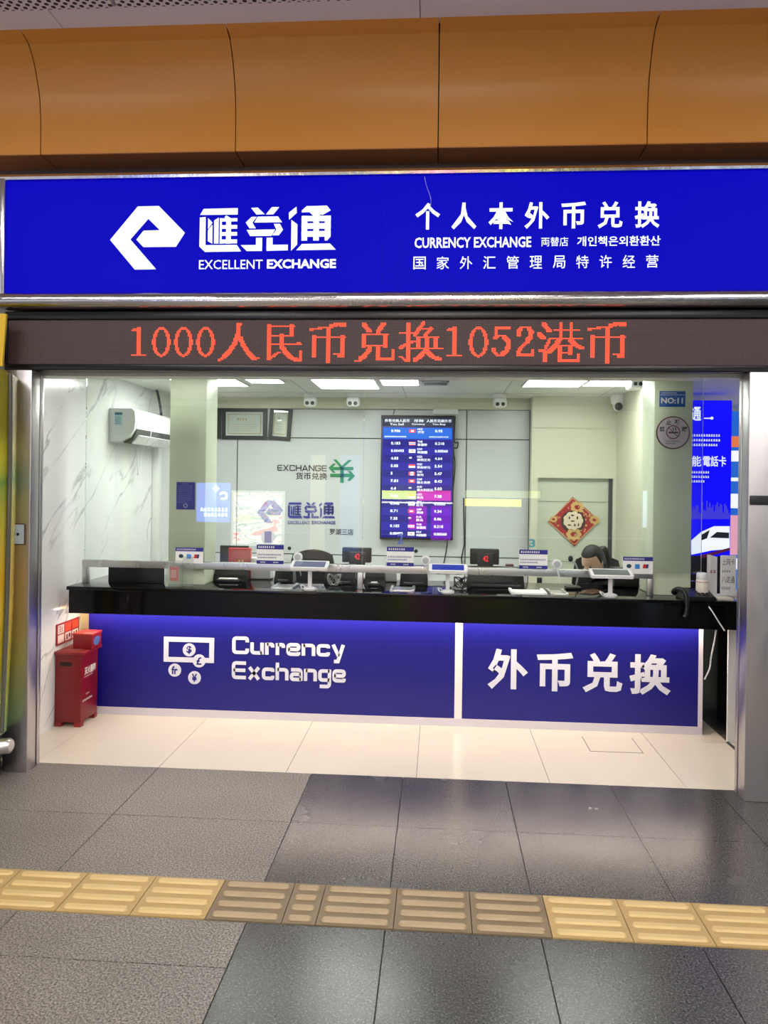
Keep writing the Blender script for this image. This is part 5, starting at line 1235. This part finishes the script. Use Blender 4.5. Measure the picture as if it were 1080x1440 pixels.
# ================================================================== AT THE LEFT EDGE OF THE HALL
def column_mat():
    m = M('yellow_green_wrap', (214, 190, 30), .18, coat=.6); nt, N, L, b = nodes(m)
    tc = N.new('ShaderNodeTexCoord'); sp = N.new('ShaderNodeSeparateXYZ'); L.new(tc.outputs['Object'], sp.inputs[0])
    n = N.new('ShaderNodeTexNoise'); n.inputs['Scale'].default_value = 3; L.new(tc.outputs['Object'], n.inputs['Vector'])
    ad = N.new('ShaderNodeMath'); ad.operation = 'MULTIPLY_ADD'; ad.inputs[1].default_value = .5; L.new(n.outputs['Fac'], ad.inputs[0]); L.new(sp.outputs['Z'], ad.inputs[2])
    mr = N.new('ShaderNodeMapRange'); mr.inputs[1].default_value = .25; mr.inputs[2].default_value = 2.2; L.new(ad.outputs[0], mr.inputs[0])
    r = ramp(nt, [(0, (110, 170, 130)), (.14, (150, 188, 110)), (.3, (206, 196, 50)), (.55, (226, 178, 40)), (.72, (190, 184, 60)), (.8, (120, 160, 70)), (.9, (200, 190, 50)), (1, (150, 140, 30))])
    L.new(mr.outputs[0], r.inputs[0]); L.new(r.outputs[0], b.inputs['Base Color'])
    bp = N.new('ShaderNodeBump'); bp.inputs['Strength'].default_value = .4; L.new(n.outputs['Fac'], bp.inputs['Height']); L.new(bp.outputs[0], b.inputs['Normal']); return m
YC1 = 3.95
xr = PY(13.5, 560, YC1).x; rr_ = .3; cz0 = PY(5, 1035, YC1).z; cz1 = PY(10, 520, YC1).z
r = thing('advertising_column', 'yellow and green plastic-wrapped column at the left edge beside the steel post', 'column', (xr-rr_, YC1, 0))
MB().ring([(rr_-.03, cz0), (rr_-.02, cz0+.3), (rr_-.006, .9), (rr_, 1.5), (rr_, cz1-.03), (rr_-.03, cz1)], (xr-rr_, YC1, 0), 'Z', 40).build('body', column_mat(), r)
MB().tube(smooth([(xr-.004+.012, YC1-.01, cz1-.02), (xr+.012, YC1-.01, 1.6), (xr+.004, YC1-.01, .9), (xr-.014, YC1-.01, cz0+.02)]), .012, 8).build('wrap_edge', M('dark_film', (84, 84, 74), .15), r)
MB().ring([(rr_-.06, 0), (rr_-.06, cz0-.12)], (xr-rr_, YC1, 0), 'Z', 30).build('plinth', black_pl, r)
e = PY(22, 1045, YC1-.06)
MB().tube([(e.x-.6, YC1-.1, e.z-.02), (e.x-.1, YC1-.1, e.z-.012), (e.x-.012, YC1-.1, e.z), (e.x, YC1-.1, e.z)], [.04, .04, .04, .03], 16).build('steel_bar', M('pale_steel', (206, 204, 204), .3, 1), r)
for xx in (-.3, ): MB().box((xr-rr_-.04, YC1-.12, cz0-.125), (xr-rr_+.04, YC1+.04, cz0+.01)).build('bracket', dark_pl, r)
b = pb(-30, 443, 12.5, 516, 4.05)
tag(MB().prism([(b[0], b[1]), (b[2]-.02, b[1]), (b[2], b[3]), (b[0], b[3]+.01)], FY(4.02), -.015, 0).build('yellow_board', M('yellow_board', (232, 190, 44), .4, var=.05)), 'yellow board standing on top of the wrapped column', 'board')
bq = MB()

# ================================================================== TACTILE PAVING
tp = thing('tactile_paving', 'strip of yellow tactile tiles with raised bars set across the granite floor', 'tactile paving', (0, (YTA+YTB)/2, 0))
def ttile(x0, x1, m):
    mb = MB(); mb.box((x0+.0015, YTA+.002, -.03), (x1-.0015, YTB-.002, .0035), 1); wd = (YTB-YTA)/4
    for k in range(4):
        yc_ = YTA+wd*(k+.5); a0, a1 = x0+.018, x1-.018; hw = .0165
        def loop(hw_, z, ins):
            pts = []
            for cxx, s0 in ((a1-hw, -PI/2), (a0+hw, PI/2)):
                for i in range(9): a = s0+PI*i/8; pts.append((cxx+hw_*math.cos(a)*(1), yc_+hw_*math.sin(a), z))
            return pts
        l0 = loop(hw, .0036, 0); l1 = loop(hw*.7, .0105, 0); n = len(l0)
        mb.add(l0+l1, [(i, (i+1) % n, n+(i+1) % n, n+i) for i in range(n)]+[tuple(range(n, 2*n))], 0, True)
    return mb.build('paving_tile', [m, worn_base if m is yellow_worn else yellow_base], tp)
T0 = PZ(458, 1248, 0).x; tw = .286
b0 = PZ(412, 1246, 0).x; xs = [T0-.1255]+[T0-.1255-tw*(i+1) for i in range(8)]
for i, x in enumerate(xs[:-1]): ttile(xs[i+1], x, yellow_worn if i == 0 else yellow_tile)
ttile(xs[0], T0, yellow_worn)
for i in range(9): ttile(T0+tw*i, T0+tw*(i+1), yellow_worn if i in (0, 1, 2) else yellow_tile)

# ================================================================== NEIGHBOUR'S LIT ADVERTISEMENTS
YA = 6.6
b = (PY(955, 670, YA).x, PY(1000, 782, YA).z, PY(1028, 670, YA).x, PY(1000, 563, YA).z)
ad = thing('lit_poster', 'bright blue backlit poster with train picture beyond the right end of the shop', 'poster', ((b[0]+b[2])/2, YA, b[1]))
w = b[2]-b[0]; h = b[3]-b[1]; fr = FY(YA)
MB().box((b[0], YA, b[1]), (b[2], YA+.1, b[3])).build('lightbox', M('ad_blue', (10, 8, 90), .2, emit=L_AD*.4, ecol=(10, 6, 232)), ad)
MB().box((b[0], YA+.02, 0), (b[2], YA+.09, b[1])).build('stand', dark_pl, ad)
adw = M('ad_white', (235, 238, 245), .3, emit=.9, ecol=(235, 240, 252), sample=False)
s = MB(); s.text('通', pb(971, 572, 986, 592, YA), fr, d1=.003, bold=.02); s.text('電話卡', pb(988.5, 641, 1021, 656, YA), fr, d1=.003, bold=.014)
s.text('能', pb(973, 641, 986, 656, YA), fr, d1=.003, bold=.014)
bars(s, pb(972, 609, 1014, 629, YA), fr, 3, .003, 4, fill=.45); bars(s, pb(972, 661, 1000, 680, YA), fr, 3, .003, 9, fill=.45)
s.prism(rect(pb(990, 587.5, 1000, 589, YA)), fr, .001, .003); c = PY(1001, 588, YA); s.prism(circle(c.x, c.z, .012), fr, .001, .003); s.build('lettering', adw, ad)
s = MB(); rnd = random.Random(3)
for k in range(26):
    x = 972+k*2.1; hh_ = rnd.uniform(6, 24); s.prism(rect(pb(x, 728-hh_, x+1.7, 730, YA)), fr, .001, .002)
s.build('skyline', M('ad_skyline', (60, 60, 190), .3, emit=.7, ecol=(74, 70, 214), sample=False), ad)
s = MB(); pa = lambda l: [(PY(x, y, YA).x, PY(x, y, YA).z) for x, y in l]
s.prism(pa([(972, 780), (972, 760), (986, 748), (1004, 740), (1026, 740), (1026, 772), (1000, 774)]), fr, .001, .003, 0)
s.prism(pa([(998, 756), (1008, 748), (1025, 749), (1025, 757)]), fr, .003, .004, 1); s.prism(pa([(986, 752), (998, 745), (994, 757), (986, 760)]), fr, .003, .004, 1)
s.prism(pa([(984, 781), (1026, 770), (1026, 774), (984, 786)]), fr, .003, .004, 2); s.build('train_picture', [adw, M('ad_dark', (40, 44, 50), .3, emit=.2, ecol=(60, 66, 70), sample=False), M('ad_maroon', (90, 30, 60), .3, emit=.4, ecol=(110, 40, 80), sample=False)], ad)
YA2 = 7.6
b = (PY(1022, 670, YA2).x, PY(1000, 830, YA2).z, PY(1046, 670, YA2).x+.3, PY(1000, 578, YA2).z)
ad = thing('lit_poster', 'narrow slice of a colourful lit poster right of the blue train poster', 'poster', ((b[0]+b[2])/2, YA2, b[1])); fr = FY(YA2)
MB().box((b[0], YA2, b[1]), (b[2], YA2+.08, b[3])).build('lightbox', M('ad2_blue', (20, 80, 160), .3, emit=.9, ecol=(30, 96, 190)), ad)
MB().box((b[0], YA2+.02, 0), (b[2], YA2+.07, b[1])).build('stand', dark_pl, ad)
s = MB(); hh_ = b[3]-b[1]
for v0, v1, mi in ((.86, .8, 1), (.78, .72, 0), (.63, .61, 0), (.54, .46, 0), (.42, .2, 2), (.18, .12, 0)): s.prism(rect((b[0]+.01, b[1]+v1*hh_, b[2]-.02, b[1]+v0*hh_)), fr, .001, .003, mi)
s.build('picture_bands', [adw, M('ad_orange', (220, 110, 60), .3, emit=.8, ecol=(226, 120, 70), sample=False), M('ad_pink', (220, 150, 165), .3, emit=.8, ecol=(226, 160, 176), sample=False)], ad)

# ================================================================== ACROSS THE HALL (seen in the glass)
YR = -8.0; YV = 2*YG-YR
def mir(px):                       # extent of an object across the hall from where its reflection shows
    b = pb(*px, YV); return b
def billboard(px, label, col, e, deco=None):
    b = mir(px); r = thing('hall_billboard', label, 'billboard', ((b[0]+b[2])/2, YR, b[1]), 'lit boards across the hall')
    MB().box((b[0], YR-.12, b[1]), (b[2], YR, b[3])).build('lightbox', M('board_%d_%d_%d' % col, col, .4, emit=e, ecol=col), r)
    if deco: deco(r, b)
    return r
def FBB(): return FB(YR)
bw = M('board_white', (240, 242, 245), .4, emit=14, ecol=(240, 246, 255), sample=False)
def d_blue(r, b):
    s = MB(); w = b[2]-b[0]; h = b[3]-b[1]; fr = FBB(); L_ = lambda u0, v0, u1, v1: (-(b[0]+u1*w), b[1]+v0*h, -(b[0]+u0*w), b[1]+v1*h)
    bars(s, L_(.1, .12, .95, .38), fr, 2, .004, 4); q = L_(.7, .55, .95, .8); cx, cz, R = (q[0]+q[2])/2, (q[1]+q[3])/2, (q[2]-q[0])/2
    for k in range(20):
        a0, a1 = .3+5.2*k/20, .3+5.2*(k+1)/20
        s.prism([(cx+R*.6*math.cos(a0), cz+R*.6*math.sin(a0)), (cx+R*math.cos(a0), cz+R*math.sin(a0)), (cx+R*math.cos(a1), cz+R*math.sin(a1)), (cx+R*.6*math.cos(a1), cz+R*.6*math.sin(a1))], fr, .002, .004)
    q = L_(.52, .78, .68, .94); m_ = (q[0]+q[2])/2; n_ = (q[1]+q[3])/2; t_ = (q[2]-q[0])/6; s.prism(rect((q[0], n_-t_, q[2], n_+t_)), fr, .002, .004); s.prism(rect((m_-t_, q[1], m_+t_, q[3])), fr, .002, .005)
    s.build('white_print', bw, r)
billboard((276, 679, 322, 734), 'blue lit board across the hall with white print, mirrored in the glass', (86, 118, 240), 7, d_blue)
def d_train(r, b):
    m = M('picture_print', (220, 220, 214), .4, emit=6); nt, N, L, bb = nodes(m); tc = N.new('ShaderNodeTexCoord')
    mp = N.new('ShaderNodeMapping'); mp.inputs['Rotation'].default_value = (0, .5, 0); mp.inputs['Scale'].default_value = (1.3, 1, 4)
    n = N.new('ShaderNodeTexNoise'); n.inputs['Scale'].default_value = 1.1; n.inputs['Detail'].default_value = 5; n.inputs['Distortion'].default_value = 1.2
    L.new(tc.outputs['Object'], mp.inputs[0]); L.new(mp.outputs[0], n.inputs['Vector'])
    rp = ramp(nt, [(.2, (206, 90, 96)), (.36, (216, 110, 110)), (.4, (236, 226, 214)), (.47, (232, 232, 226)), (.5, (120, 140, 132)), (.53, (234, 232, 224)), (.6, (228, 214, 170)), (.66, (150, 190, 170)), (.75, (238, 236, 230))])
    L.new(n.outputs['Fac'], rp.inputs[0]); L.new(rp.outputs[0], bb.inputs['Emission Color']); L.new(rp.outputs[0], bb.inputs['Base Color'])
    MB().prism(rect((-b[2]+.05, b[1]+.05, -b[0]-.05, b[3]-.05)), FB(YR), .001, .003).build('picture', m, r)
billboard((325, 690, 399, 768), 'pale lit picture board across the hall next to the blue lit board', (214, 214, 204), 3.0, d_train)
billboard((537, 690, 585, 702), 'yellow green lit strip across the hall, left piece', (206, 226, 40), 11)
billboard((587, 690, 634, 704), 'pink lit strip across the hall between the yellow pieces', (232, 60, 130), 7)
billboard((654, 702, 733, 712), 'long yellow lit strip across the hall, right piece', (232, 224, 60), 9)
billboard((654, 690, 760, 700), 'grey green shop fascia strip across the hall above the long yellow strip', (176, 186, 130), 4)
billboard((537, 706, 637, 708), 'thin white light line across the hall under the pink strip', (250, 250, 230), 7)
billboard((575, 712, 600, 745), 'magenta lit board across the hall below the thin light line', (190, 40, 170), 4)
billboard((606, 712, 634, 760), 'purple lit board across the hall right of the magenta one', (150, 40, 190), 4)
billboard((906, 690, 918, 742), 'narrow pale blue board across the hall at the right', (190, 214, 235), 5)
billboard((936, 692, 967, 736), 'pale blue board across the hall farthest to the right', (190, 214, 240), 5)
billboard((478, 640, 505, 780), 'tall pale blue lit pillar board across the hall', (120, 160, 235), .55)
billboard((436, 640, 456, 800), 'tall cream lit pillar board across the hall', (235, 215, 180), .5)
